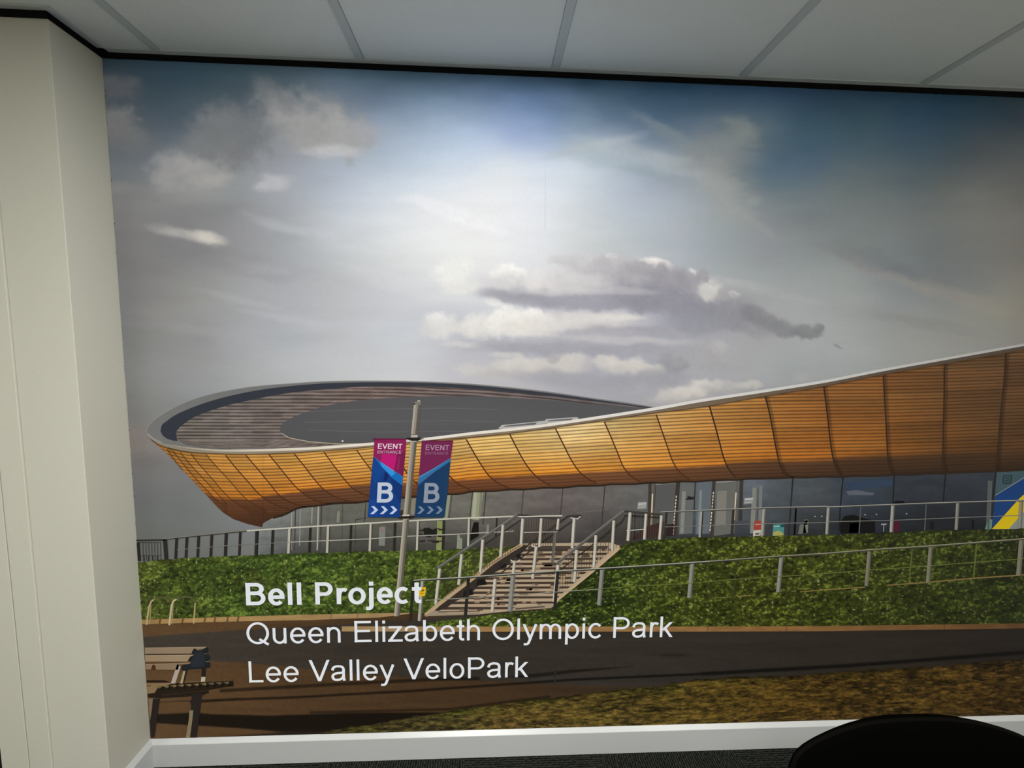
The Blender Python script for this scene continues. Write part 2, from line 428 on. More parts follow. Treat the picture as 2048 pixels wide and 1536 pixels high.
# ---- sky
def grid_samples(rows):
    out = []
    for y, lst in rows:
        for x, r, g, b in lst: out.append((x, y, r, g, b))
    return np.array(out, float)
SKY = grid_samples([
 (124, [(205, 44, 58, 68), (300, 42, 58, 70), (400, 44, 60, 72), (500, 52, 68, 78), (600, 58, 74, 84)]),
 (140, [(760, 56, 76, 90), (880, 54, 74, 90), (1000, 50, 70, 86)]),
 (160, [(227, 60, 66, 72), (312, 48, 62, 74), (403, 50, 66, 76), (493, 58, 74, 82), (583, 72, 86, 98), (673, 80, 98, 115), (764, 74, 92, 106), (854, 64, 85, 100), (944, 60, 80, 100), (1034, 60, 80, 98), (1120, 53, 75, 92)]),
 (175, [(1160, 48, 68, 88), (1300, 44, 64, 84), (1450, 40, 58, 80), (1600, 32, 48, 66)]),
 (200, [(227, 64, 74, 81), (312, 58, 74, 82), (403, 66, 80, 88), (493, 78, 90, 98), (560, 92, 102, 108), (628, 104, 114, 122), (673, 108, 118, 130), (764, 98, 115, 135), (854, 108, 128, 150), (944, 110, 130, 154), (1034, 90, 113, 146), (1120, 84, 104, 130), (1137, 90, 111, 135), (1214, 70, 92, 109), (1304, 58, 80, 96), (1394, 52, 74, 90), (1484, 48, 70, 90), (1575, 40, 60, 82), (1665, 36, 54, 70), (1755, 34, 52, 66), (1845, 28, 48, 62), (1936, 27, 46, 60), (2026, 38, 50, 56)]),
 (240, [(227, 84, 90, 94), (312, 72, 82, 92), (403, 84, 92, 100), (452, 98, 104, 110), (493, 95, 102, 110), (538, 108, 115, 121), (606, 128, 135, 142), (673, 130, 140, 150), (705, 128, 139, 150), (764, 138, 152, 168), (854, 142, 160, 180), (944, 152, 170, 190), (1034, 136, 156, 187), (1120, 114, 137, 168), (1137, 124, 145, 163), (1214, 98, 118, 141), (1304, 78, 99, 124), (1394, 78, 97, 117), (1462, 84, 99, 111), (1530, 72, 90, 102), (1575, 64, 84, 98), (1665, 54, 76, 88), (1755, 52, 74, 84), (1845, 46, 66, 84), (1936, 44, 62, 74), (2026, 40, 50, 62)]),
 (280, [(227, 96, 101, 100), (290, 93, 98, 102), (344, 88, 98, 108), (403, 112, 117, 118), (470, 124, 128, 130), (538, 136, 139, 142), (606, 148, 152, 156), (651, 154, 159, 163), (696, 158, 163, 168), (764, 160, 172, 188), (854, 175, 190, 205), (944, 172, 190, 212), (1034, 162, 178, 208), (1120, 152, 171, 197), (1137, 150, 168, 185), (1191, 160, 174, 189), (1236, 148, 161, 175), (1304, 122, 136, 150), (1394, 124, 133, 139), (1475, 118, 124, 124), (1530, 92, 108, 120), (1575, 72, 92, 108), (1620, 62, 86, 100), (1710, 60, 80, 92), (1800, 58, 76, 90), (1891, 54, 70, 78), (1958, 63, 70, 74), (2026, 66, 72, 74)]),
 (330, [(227, 98, 106, 112), (290, 100, 106, 112), (335, 122, 125, 126), (394, 134, 136, 136), (425, 138, 140, 140), (493, 142, 145, 148), (583, 155, 160, 168), (673, 165, 176, 188), (764, 175, 188, 200), (854, 190, 204, 216), (944, 205, 214, 224), (989, 211, 219, 223), (1034, 210, 218, 223), (1120, 202, 211, 223), (1137, 205, 214, 220), (1214, 180, 192, 202), (1304, 155, 168, 180), (1372, 145, 151, 156), (1439, 134, 138, 138), (1484, 108, 120, 126), (1530, 80, 102, 120), (1620, 74, 94, 112), (1710, 82, 96, 104), (1800, 76, 90, 96), (1891, 72, 82, 88), (1958, 77, 82, 84), (2026, 80, 84, 84)]),
 (380, [(227, 119, 119, 116), (290, 123, 124, 121), (357, 136, 137, 134), (416, 146, 147, 144), (470, 140, 146, 146), (524, 158, 161, 164), (583, 165, 170, 176), (673, 185, 192, 202), (764, 202, 210, 218), (854, 215, 222, 226), (944, 224, 227, 230), (1034, 224, 228, 231), (1120, 214, 221, 229), (1137, 212, 220, 224), (1214, 190, 200, 210), (1304, 165, 175, 188), (1394, 150, 160, 168), (1439, 148, 154, 154), (1484, 130, 136, 136), (1530, 106, 118, 122), (1575, 100, 116, 122), (1665, 104, 112, 112), (1755, 98, 106, 106), (1823, 89, 98, 102), (1891, 94, 98, 94), (1958, 99, 101, 97), (2026, 92, 92, 88)]),
 (440, [(231, 115, 114, 112), (312, 125, 125, 124), (366, 128, 128, 128), (425, 138, 138, 138), (493, 148, 148, 150), (583, 165, 168, 170), (628, 182, 186, 188), (673, 195, 201, 205), (764, 217, 221, 222), (854, 228, 230, 230), (944, 233, 234, 231), (1034, 230, 232, 233), (1120, 221, 225, 228), (1137, 215, 219, 218), (1214, 195, 202, 206), (1304, 180, 188, 195), (1372, 171, 176, 180), (1417, 156, 165, 167), (1484, 145, 152, 152), (1530, 135, 139, 142), (1575, 126, 131, 132), (1642, 116, 122, 124), (1710, 114, 121, 120), (1800, 110, 115, 114), (1891, 108, 111, 108), (1958, 113, 113, 109), (2026, 110, 109, 103)]),
 (500, [(236, 116, 115, 113), (312, 122, 121, 119), (403, 132, 132, 131), (470, 150, 150, 151), (560, 161, 165, 166), (651, 186, 189, 191), (673, 194, 197, 197), (764, 215, 218, 217), (854, 228, 230, 228), (944, 234, 236, 232), (1034, 228, 230, 230), (1120, 219, 222, 224), (1137, 214, 217, 216), (1214, 195, 200, 200), (1304, 178, 185, 187), (1372, 169, 176, 183), (1439, 155, 163, 166), (1530, 140, 144, 147), (1620, 132, 138, 138), (1710, 124, 130, 128), (1800, 112, 118, 118), (1891, 106, 110, 107), (1958, 111, 112, 108), (2026, 108, 106, 100)]),
 (560, [(240, 116, 116, 114), (312, 125, 124, 122), (403, 142, 143, 139), (493, 161, 162, 162), (583, 172, 173, 175), (673, 185, 188, 188), (764, 205, 207, 207), (854, 220, 222, 220), (899, 224, 226, 222), (989, 222, 222, 220), (1120, 215, 215, 214), (1137, 210, 211, 210), (1214, 200, 203, 204), (1304, 186, 189, 191), (1417, 172, 175, 176), (1462, 162, 167, 165), (1530, 155, 160, 159), (1620, 148, 154, 152), (1710, 144, 149, 146), (1755, 131, 136, 135), (1800, 119, 125, 127), (1891, 113, 118, 117), (1958, 116, 118, 114), (2026, 122, 120, 112)]),
 (620, [(242, 122, 122, 121), (312, 142, 140, 136), (403, 152, 152, 149), (493, 165, 167, 167), (583, 175, 177, 180), (628, 182, 183, 185), (673, 187, 189, 190), (764, 197, 199, 203), (854, 203, 205, 207), (944, 204, 207, 211), (1034, 198, 199, 205), (1120, 194, 194, 200), (1137, 192, 192, 198), (1214, 182, 182, 190), (1304, 170, 171, 180), (1417, 162, 163, 168), (1484, 160, 161, 163), (1552, 163, 164, 162), (1620, 158, 160, 160), (1688, 150, 152, 148), (1755, 139, 142, 140), (1845, 135, 138, 133), (1936, 133, 133, 125), (2026, 130, 126, 113)]),
 (680, [(247, 122, 122, 119), (312, 132, 133, 129), (403, 142, 142, 141), (448, 157, 158, 159), (515, 168, 170, 172), (583, 174, 178, 181), (673, 187, 189, 190), (764, 196, 199, 201), (831, 200, 203, 206), (899, 190, 191, 196), (967, 186, 187, 193), (1057, 182, 184, 191), (1120, 178, 178, 186), (1137, 178, 178, 185), (1259, 170, 170, 178), (1349, 164, 165, 172), (1439, 163, 164, 167), (1507, 160, 160, 159), (1575, 160, 162, 161), (1642, 162, 165, 164), (1710, 158, 160, 157), (1800, 146, 147, 142), (1891, 140, 140, 133), (1981, 135, 136, 128), (2026, 130, 129, 122)]),
 (740, [(249, 125, 125, 122), (335, 145, 146, 144), (403, 152, 152, 150), (493, 168, 169, 168), (583, 183, 184, 184), (673, 193, 194, 194), (764, 199, 200, 200), (854, 202, 202, 203), (899, 192, 191, 195), (989, 190, 188, 190), (1120, 178, 177, 182), (1137, 174, 173, 179), (1236, 168, 168, 175), (1304, 168, 168, 173), (1394, 168, 168, 171), (1462, 166, 166, 168), (1530, 162, 163, 163), (1575, 153, 156, 156), (1665, 151, 154, 152), (1733, 150, 154, 150), (1891, 144, 144, 138), (2026, 130, 129, 122)]),
 (800, [(255, 118, 117, 113), (300, 132, 132, 127), (340, 133, 133, 131), (400, 138, 141, 141), (1236, 165, 164, 169), (1327, 168, 167, 168), (1439, 160, 159, 160)]),
 (850, [(262, 118, 118, 115), (300, 124, 123, 120)]),
 (900, [(266, 122, 114, 107), (300, 126, 120, 114)]),
 (960, [(270, 106, 107, 106), (340, 114, 115, 113), (400, 116, 117, 116)]),
 (1040, [(280, 104, 106, 102), (400, 112, 114, 110), (500, 122, 125, 124)]),
 (1110, [(280, 100, 102, 98), (400, 106, 108, 104), (520, 114, 116, 112)]),
])
def sky_base(X, Y):
    # thin-plate spline through the sampled tones
    P = SKY[:, :2] / 400.0; V = SKY[:, 2:]; n = len(P)
    def U(r2): return 0.5 * r2 * np.log(r2 + 1e-9)
    K = U(((P[:, None] - P[None]) ** 2).sum(-1)) + 0.012 * np.eye(n)
    A = np.zeros((n + 3, n + 3)); A[:n, :n] = K; A[:n, n] = 1; A[:n, n + 1:] = P; A[n:, :n] = A[:n, n:].T
    w = np.linalg.solve(A, np.vstack([V, np.zeros((3, 3))]))
    q = np.stack([np.minimum(X, 2060), Y], -1).reshape(-1, 2) / 400.0
    out = np.empty((len(q), 3))
    for s in range(0, len(q), 20000):
        c = q[s:s + 20000]
        out[s:s + 20000] = U(((c[:, None] - P[None]) ** 2).sum(-1)) @ w[:n] + w[n] + c @ w[n + 1:]
    return out.reshape(*X.shape, 3)

# cloud puffs: x, y, half width, half height, tilt (degrees), colour, strength, softness (0 crisp .. 1 soft)
PUFFS = [
 (232, 176, 42, 24, 5, (86, 88, 92), .75, .8), (228, 250, 40, 34, 0, (113, 113, 111), .8, .6), (262, 275, 40, 22, 10, (108, 109, 109), .7, .8),
 (455, 275, 62, 56, 10, (116, 118, 119), .75, .7), (440, 255, 40, 30, 0, (115, 117, 119), .6, .8),
 (560, 215, 60, 34, 35, (119, 120, 122), .75, .7), (625, 245, 95, 52, 12, (140, 140, 140), .8, .7), (640, 265, 92, 42, 5, (160, 159, 157), .8, .7),
 (690, 272, 50, 30, 0, (166, 166, 164), .75, .7), (668, 303, 52, 12, 3, (200, 200, 199), .7, .8), (540, 178, 40, 20, 25, (109, 112, 115), .6, .9),
 (735, 262, 40, 14, 5, (166, 169, 175), .55, .9),
 (355, 332, 52, 28, 5, (146, 145, 144), .8, .6), (390, 352, 64, 30, 3, (153, 152, 149), .8, .6), (330, 355, 30, 24, 0, (148, 147, 145), .8, .7), (425, 360, 38, 13, -5, (168, 166, 162), .7, .8), (372, 358, 40, 8, 0, (137, 136, 134), .5, .9),
 (545, 364, 28, 16, 5, (196, 196, 196), .7, .8), (240, 375, 34, 12, 0, (128, 127, 125), .6, .8), (255, 400, 40, 26, 0, (121, 120, 119), .5, .9),
 (380, 425, 100, 20, -4, (121, 121, 121), .6, .9), (372, 468, 66, 10, 10, (174, 171, 164), .75, .8), (416, 476, 32, 11, 14, (213, 208, 195), .75, .8),
 (350, 505, 150, 22, 5, (124, 123, 123), .6, .9), (500, 540, 130, 16, 6, (140, 139, 141), .6, .9), (260, 455, 50, 14, 0, (130, 128, 126), .5, .9),
 (640, 470, 110, 9, 12, (200, 202, 205), .6, .9), (560, 452, 70, 9, 20, (179, 181, 184), .5, .9), (905, 425, 90, 14, 17, (240, 240, 240), .7, .8), (960, 452, 60, 8, 15, (240, 240, 240), .6, .9), (700, 465, 60, 8, -8, (206, 209, 211), .5, .9),
 (640, 560, 150, 12, 12, (185, 186, 189), .5, .9), (760, 548, 90, 8, 14, (214, 216, 217), .5, .9), (820, 560, 80, 9, 3, (220, 221, 222), .5, .9),
 (590, 640, 90, 7, 10, (194, 194, 196), .6, .9), (520, 610, 110, 7, 14, (185, 185, 187), .5, .9), (400, 660, 120, 10, 6, (164, 163, 163), .5, .9),
 (300, 650, 40, 14, 0, (119, 117, 115), .4, .9), (400, 680, 30, 10, 10, (144, 142, 142), .5, .9), (300, 600, 60, 12, 0, (125, 124, 122), .45, .9),
 (285, 882, 40, 28, 0, (137, 124, 116), .6, .9), (270, 862, 30, 10, 0, (128, 118, 111), .5, .9), (340, 938, 50, 12, -15, (116, 112, 108), .55, .9), (290, 925, 30, 16, 0, (92, 92, 92), .5, .9),
 # right half: wisps
 (1190, 292, 90, 9, -12, (178, 186, 194), .55, .9), (1330, 262, 70, 12, 28, (128, 138, 146), .5, .9), (1260, 310, 120, 20, 10, (176, 184, 190), .5, .9), (1350, 330, 90, 14, 22, (168, 174, 178), .5, .9), (1480, 262, 34, 26, 30, (122, 126, 124), .65, .9), (1430, 300, 70, 24, -20, (128, 134, 136), .5, .9),
 (1240, 325, 130, 14, 8, (164, 178, 192), .45, .9), (1330, 355, 80, 10, 12, (150, 162, 172), .5, .9), (1455, 395, 36, 60, -30, (156, 158, 154), .5, .9), (1500, 440, 60, 10, 40, (152, 154, 151), .45, .9), (1560, 290, 50, 30, 0, (58, 78, 96), .25, .95),
 (1760, 528, 90, 20, 20, (106, 111, 113), .5, .95), (1870, 555, 90, 20, 10, (110, 111, 111), .4, .9), (1800, 563, 120, 9, 20, (140, 137, 131), .6, .9), (1930, 600, 100, 14, 18, (140, 135, 124), .5, .9), (1700, 515, 80, 8, 22, (124, 125, 124), .5, .9), (1870, 650, 110, 10, 10, (130, 129, 124), .5, .9),
 (1440, 562, 90, 7, 8, (184, 184, 182), .5, .9), (1560, 590, 80, 7, 12, (166, 165, 163), .5, .9),
 # the big cumulus: upper bank
 (905, 546, 32, 26, 0, (238, 237, 230), .8, .7), (933, 530, 17, 18, 0, (236, 236, 229), .8, .7), (925, 575, 34, 14, 0, (232, 230, 222), .7, .8), (897, 522, 14, 12, 0, (234, 234, 229), .6, .8),
 (1018, 560, 55, 24, 0, (216, 213, 211), .8, .6), (1022, 541, 32, 13, 8, (241, 239, 231), .9, .4), (995, 548, 18, 10, 0, (240, 238, 230), .8, .6),
 (1100, 570, 70, 30, 0, (221, 218, 214), .85, .5), (1128, 521, 30, 10, 8, (206, 205, 204), .8, .5), (1170, 560, 70, 32, 5, (208, 205, 204), .85, .5), (1180, 530, 50, 18, 6, (200, 198, 197), .85, .5),
 (1222, 515, 15, 7, 10, (236, 233, 227), .85, .5), (1212, 524, 16, 8, 0, (180, 178, 178), .7, .6), (1250, 545, 72, 32, 8, (188, 186, 187), .9, .5), (1300, 560, 78, 36, 10, (172, 170, 174), .9, .5),
 (1315, 525, 30, 8, 14, (238, 234, 226), .85, .5), (1336, 535, 22, 9, 25, (226, 221, 214), .8, .5), (1290, 538, 40, 14, 10, (168, 166, 168), .8, .6), (1350, 566, 56, 30, 18, (158, 156, 163), .9, .5), (1383, 546, 10, 9, 40, (232, 228, 220), .8, .5), (1372, 556, 26, 16, 30, (156, 154, 161), .9, .5), (1404, 558, 12, 22, 0, (160, 158, 162), .9, .4),
 (1000, 590, 40, 9, 12, (176, 174, 180), .7, .8), (1050, 600, 80, 12, 8, (166, 165, 174), .8, .8), (1190, 604, 190, 17, 4, (156, 155, 167), .85, .7), (1330, 604, 110, 28, 8, (143, 142, 157), .85, .7), (1120, 583, 80, 8, 0, (210, 207, 204), .6, .8), (1240, 580, 70, 8, 4, (192, 189, 190), .6, .8),
 (995, 605, 22, 9, 20, (238, 236, 228), .7, .8),
 (1424, 582, 22, 19, 0, (206, 203, 196), .9, .45), (1447, 592, 22, 20, 0, (164, 162, 162), .9, .45), (1470, 592, 12, 8, 20, (204, 199, 194), .8, .5), (1468, 607, 26, 17, 0, (160, 158, 159), .85, .5), (1497, 606, 24, 16, 15, (152, 151, 152), .9, .4),
 (1450, 628, 62, 26, 8, (141, 141, 149), .9, .5), (1520, 636, 46, 20, 20, (133, 133, 137), .9, .4), (1565, 654, 46, 17, 18, (130, 131, 133), .9, .45), (1612, 663, 32, 12, 5, (125, 127, 128), .9, .4), (1637, 654, 11, 9, -30, (126, 127, 128), .9, .4), (1500, 655, 60, 14, 10, (142, 142, 148), .7, .8),
 # second bank
 (1150, 640, 130, 18, 0, (216, 212, 207), .75, .7), (875, 650, 34, 25, 0, (226, 224, 218), .85, .5), (868, 636, 20, 14, 0, (234, 232, 225), .8, .6), (862, 664, 24, 8, 0, (212, 210, 205), .7, .8), (930, 655, 34, 14, 0, (222, 219, 212), .8, .7), (960, 652, 34, 20, 0, (228, 225, 217), .85, .6), (1020, 645, 46, 28, 0, (240, 237, 228), .9, .5), (1060, 632, 26, 14, 0, (238, 235, 227), .85, .5), (1085, 640, 24, 14, 0, (231, 227, 220), .8, .6), (1060, 660, 60, 16, 0, (228, 224, 214), .8, .7), (1160, 642, 60, 16, 0, (222, 218, 211), .7, .8), (1240, 635, 42, 6, 2, (228, 223, 214), .75, .8), (1210, 652, 80, 7, 0, (206, 201, 197), .6, .8),
 (1290, 660, 130, 9, 0, (164, 162, 172), .8, .8), (1400, 645, 60, 22, 5, (147, 147, 159), .8, .7), (1200, 664, 90, 7, 0, (180, 177, 181), .6, .8),
 (905, 687, 26, 5, 0, (214, 211, 206), .7, .8), (940, 689, 24, 6, 0, (222, 218, 211), .8, .7), (1240, 680, 140, 8, 2, (196, 192, 189), .7, .8),
 (1010, 690, 60, 10, 5, (178, 177, 181), .75, .8), (1120, 698, 160, 14, 2, (162, 162, 171), .85, .8), (1300, 700, 100, 12, 0, (161, 161, 168), .7, .8), (1080, 680, 60, 8, 0, (182, 180, 184), .6, .8),
 # third bank and the low clouds at the roof line
 (1010, 709, 30, 5, 0, (208, 204, 198), .7, .7), (945, 739, 34, 10, 0, (206, 203, 197), .7, .7), (1033, 730, 46, 15, 0, (210, 206, 197), .8, .6), (1108, 731, 64, 17, 0, (207, 201, 192), .8, .6), (1150, 716, 26, 11, 0, (206, 201, 193), .8, .6), (1212, 722, 30, 11, 0, (212, 206, 196), .8, .6), (1258, 734, 50, 15, 0, (210, 204, 194), .8, .6), (1303, 739, 28, 12, 0, (196, 191, 186), .75, .6), (1105, 720, 12, 8, 0, (172, 170, 170), .7, .7), (985, 752, 40, 10, 0, (190, 186, 181), .6, .8), (1060, 750, 50, 9, 0, (186, 182, 180), .6, .8),
 (1200, 761, 150, 14, 3, (160, 160, 168), .8, .8), (1283, 783, 100, 13, 4, (163, 163, 170), .7, .8), (1345, 726, 28, 17, 0, (151, 151, 156), .8, .6), (1330, 755, 60, 14, 0, (156, 156, 163), .6, .8),
 (1415, 712, 50, 26, 0, (168, 166, 166), .75, .7), (1437, 695, 20, 13, 0, (181, 179, 177), .7, .6), (1400, 690, 20, 12, 0, (172, 170, 170), .6, .7), (1450, 735, 40, 10, 0, (160, 159, 159), .6, .8),
 (1358, 792, 54, 14, -8, (194, 189, 181), .8, .6), (1403, 772, 22, 13, 0, (207, 201, 192), .85, .5), (1380, 785, 30, 12, 0, (204, 198, 189), .8, .6), (1440, 775, 36, 12, 0, (178, 175, 172), .8, .6), (1430, 768, 14, 9, 0, (196, 191, 184), .7, .6), (1482, 772, 18, 7, 0, (186, 182, 174), .7, .6), (1505, 770, 18, 8, 0, (196, 191, 182), .7, .6), (1470, 788, 40, 8, 0, (160, 158, 157), .6, .8), (1604, 757, 20, 10, 0, (164, 162, 159), .6, .8), (1640, 752, 16, 6, 0, (160, 158, 155), .5, .8),
 (1674, 693, 11, 2.6, 28, (126, 126, 125), .7, .6),
]
def sky_tone(X, Y):
    wx = fbm(X / 95, Y / 40, 11, 4); wy = fbm(X / 95 + 40, Y / 40, 23, 4)
    col = sky_base(X + 16 * wx, Y + 9 * wy)
    col = col * (1 + 0.022 * fbm(X / 120 + 0.25 * Y / 60, Y / 26, 5, 4))[..., None]
    n1 = fbm(X / 26, Y / 24, 31, 5, .6); n2 = fbm(X / 26 + 50, Y / 24 + 8, 47, 5, .6)
    f1 = fbm(X / 9, Y / 8, 33, 3); f2 = fbm(X / 9 + 20, Y / 8 + 4, 49, 3)
    m1 = fbm(X / 46, Y / 20, 61, 4); m2 = fbm(X / 46 + 31, Y / 20 + 3, 71, 4)
    yy = Y[:, 0]; xx = X[0]
    for (cx, cy, rx, ry, rot, c, a, soft) in PUFFS:
        e = 1.7 * max(rx, ry) + 14
        i0, i1 = np.searchsorted(yy, (cy - e, cy + e)); j0, j1 = np.searchsorted(xx, (cx - e, cx + e))
        if i1 <= i0 or j1 <= j0: continue
        sl = (slice(i0, i1), slice(j0, j1))
        amp = min(rx, ry)
        c = np.array(c, float); g = c[:2].mean(); c[2] = g + (c[2] - g) * (0.62 if cx > 840 and c[2] > g else 1.0)
        if cx < 840 and soft >= .85: a = a * .6
        u1, u2 = (n1, n2) if soft < .75 else (m1, m2)
        k = 1.6 if soft >= .75 else 1.0; fa = 2.6 if soft < .65 and cx > 840 else 0.8
        dx = X[sl] - cx + u1[sl] * amp * 0.75 * k + fa * f1[sl]; dy = Y[sl] - cy + u2[sl] * amp * 0.6 + fa * f2[sl]
        r = math.radians(rot); x = dx * math.cos(r) + dy * math.sin(r); y = -dx * math.sin(r) + dy * math.cos(r)
        d = np.sqrt((x / rx) ** 2 + (y / ry) ** 2)
        w = (0.06 + 0.58 * soft) if cx > 840 else (0.10 + 0.62 * soft)
        t = np.clip((1 + w - d) / (2 * w), 0, 1); t = t * t * (3 - 2 * t)
        al = (a * t)[..., None]
        lit = 1 + 0.03 * u1[sl] + 0.025 * f1[sl]
        if soft < .65: lit = lit - 0.045 * np.clip(y / ry, -1, 1)
        col[sl] = col[sl] * (1 - al) + c * lit[..., None] * al
    return col

def sky_mesh():
    dx = 3.2
    xs_ = np.arange(190, XE + 1, dx)
    top = plx([(205, 117.5), (1300, 163.5), (2048, 194)])
    ys_ = np.arange(108, 1128, dx)
    X, Y = np.meshgrid(xs_, ys_)
    cols = sky_tone(X, Y)
    keep = np.ones(X.shape, bool)
    n = X.shape[1]; rows = X.shape[0]
    i, j = np.meshgrid(np.arange(rows - 1), np.arange(n - 1), indexing='ij')
    lim = np.where(xs_ < 640, 1128, np.where(xs_ < 1320, 900, 860))        # hidden behind the printed building below here
    left = np.interp(ys_, [108, 1128], [200, 272])                          # the mural stops at the pillar
    ok = (ys_[i] > top(xs_[j]) - 6) & (ys_[i] < lim[j]) & (xs_[j] > left[i] - 6)
    k = (i * n + j)[ok]
    f = np.stack([k, k + n, k + n + 1, k + 1], -1)
    used = np.unique(f); remap = np.full(rows * n, -1); remap[used] = np.arange(len(used))
    o = film('printed_sky', np.stack([X.ravel(), Y.ravel()], -1)[used], remap[f], cols.reshape(-1, 3)[used], 0, mural)
    # trim the left edge exactly to the pillar
    me = o.data; co = np.empty(len(me.vertices) * 3, np.float32); me.vertices.foreach_get('co', co); co = co.reshape(-1, 3)
    co[:, 0] = np.maximum(co[:, 0], 0.0004); me.vertices.foreach_set('co', co.ravel()); me.update()
    o['label'] = 'printed blue and grey sky with a bank of cumulus clouds'
    return o
sky_mesh()
# joint between two drops of wallpaper
seam = Ink(); seam.line([(1091, 330), (1089.8, 460)], 0.9, (196, 200, 202), raw=True)
seam.build('paper_joint', 1, mural, 'fine vertical joint between two drops of the mural paper')

# ---- the printed stadium
def table(xs_, vals):
    xs_ = np.array(xs_, float); v = np.array(vals, float)
    return lambda X: np.stack([np.interp(X, xs_, v[:, i]) for i in range(v.shape[1])], -1)

RIM_OUT = spl([(293.3, 866), (299.5, 848.6), (324, 828.9), (369, 805.4), (423, 788), (497, 774.4), (571.6, 767.7), (658, 762.6), (750, 761.6), (848.5, 763.3), (947, 768.3), (1046, 777.5), (1120.6, 786.6), (1195, 797.5), (1250, 804.5), (1312, 814.6)], 6)
LIP_IN = spl([(321.5, 862), (324, 851), (331.6, 843.7), (361, 825), (423, 801.6), (497, 783.8), (571.6, 773), (658, 766.2), (750, 764.4), (848, 765.6), (947, 770.6), (1046, 780), (1120, 789), (1195, 799.6), (1312, 816)], 6)
DECK_OUT = spl([(352.5, 869), (356.4, 858.5), (373.7, 843.7), (398.4, 830), (448, 812.8), (497.4, 801), (571.6, 786.8), (658, 778), (750, 772.6), (848, 773), (947, 778), (1046, 786), (1120, 794), (1195, 803), (1312, 818)], 6)
ELL_UP = spl([(560, 864), (563, 850), (576, 840), (596, 830), (646, 813), (695, 803.5), (762, 796.7), (848.5, 792.6), (947, 792.4), (1046, 796.8), (1120, 801.8), (1200, 809), (1304, 817)], 6)
ELL_LOW = [(1304, 817), (1200, 833), (1046, 856), (947, 866), (848, 877), (745, 886), (683, 886.5), (621, 882), (579, 874.6), (564, 868)]
FRONT_TOP = spl([(297, 873.4), (309, 880), (324, 886), (343, 889), (369, 893), (403, 896.4), (448, 898.8), (522, 897.8), (571, 896), (621, 894), (690, 889), (745, 884.6), (848, 875.4), (947, 863.5), (1046, 853.2), (1150, 838.8), (1311, 814), (1397, 798.7), (1521, 780), (1650, 759.6), (1760, 738), (1894, 714), (2048, 686.6)], 6)
RIM_LOW = spl([(297, 873.6), (309.4, 882), (324, 890.7), (361, 901), (398.4, 905.4), (460, 908), (547, 907.3), (646, 901.8), (745, 893.5), (848, 882), (947, 874.2), (1046, 863.5), (1150, 849.3), (1298, 827.6), (1397, 815), (1521, 794), (1650, 772), (1760, 750), (1894, 726.6), (2048, 699.4)], 6)
BOT = spl([(526.6, 1046), (534.5, 1041.6), (547, 1035), (566.7, 1028), (584, 1020.5), (596, 1015.8), (646, 1008), (732.5, 1002), (799, 995), (912.8, 986), (947, 982.5), (1046, 977), (1120, 973.6), (1200, 969), (1298, 965), (1422, 960), (1521, 956), (1650, 952.5), (1760, 950), (1894, 945), (2048, 939)], 4)
OUTL = [(297, 874), (309, 885), (331.6, 904), (373.7, 947.6), (410.8, 987), (435.5, 1014), (448, 1025.5), (467.7, 1037.9), (497, 1047.8), (524.6, 1054), (526.6, 1046)]
rim_low = plx(RIM_LOW); front_top = plx(FRONT_TOP); bot = plx(BOT); outl = pl(OUTL)
shade_line = plx([(310, 960), (420, 992), (438, 996), (497, 998), (517, 994.6), (596, 982.5), (670, 975.5), (737, 970.5), (800, 966), (900, 960.5), (984, 955), (1071, 950), (1158, 944.5), (1249, 940), (1348, 935), (1447, 929), (1546, 922), (1650, 918), (1774, 911), (1894, 906), (2048, 903)])

stadium = empty('printed_stadium', (0, 0, 0), mural); stadium.matrix_parent_inverse = Matrix.Translation(-mural.location)
stadium['label'] = 'printed photograph of a curved stadium clad in honey-coloured timber boards'

# glazing under the bowl
GLASS = table([500, 560, 640, 740, 800, 880, 950, 1040, 1120, 1210, 1300, 1400, 1500, 1580, 1640, 1700, 1790, 1890, 1990, 2480],
              [(112, 116, 114), (108, 110, 106), (98, 98, 90), (92, 92, 82), (100, 100, 90), (100, 99, 90), (104, 101, 92), (104, 98, 92), (100, 92, 88), (96, 92, 88), (92, 92, 90), (86, 92, 98), (84, 90, 96), (72, 78, 82), (66, 70, 72), (54, 62, 72), (48, 54, 60), (44, 48, 54), (44, 48, 54), (40, 44, 48)])
def glass_tone(X, Y):
    v = np.clip((Y - bot(X)) / 110, 0, 1)[..., None]
    c = GLASS(X + 10 * fbm(X / 40, Y / 30, 81, 2))
    c = c * (1.06 - 0.42 * v ** 1.6)
    return c * (1 + 0.14 * fbm(X / 60, Y / 14, 83, 4) + 0.05 * fbm(X / 9, Y / 9, 85, 2))[..., None]
hedge_top_l = plx([(277, 1124), (335, 1117.7), (396.5, 1114), (494, 1110), (616, 1105.5), (750, 1101.8), (886, 1099), (996, 1094), (1042, 1089)])
hedge_top_r = plx([(1186, 1136), (1209, 1117), (1230.6, 1099.6), (1252, 1084), (1285, 1080), (1321, 1077.5), (1394, 1074), (1516, 1071.6), (1650, 1069), (1786, 1064.5), (1854, 1060), (1980, 1059), (2048, 1056.5)])
def ground_line(x):
    return np.where(x < 1040, hedge_top_l(x) + 5, np.where(x > 1252, hedge_top_r(x) + 5, 1125.0))
region('glazing', 520, XE, lambda x: np.where(x < 527, 1050.0, bot(np.maximum(x, 527)) - 3), ground_line, glass_tone, 1, stadium, 3, 3, 'printed dark glass wall under the timber bowl')

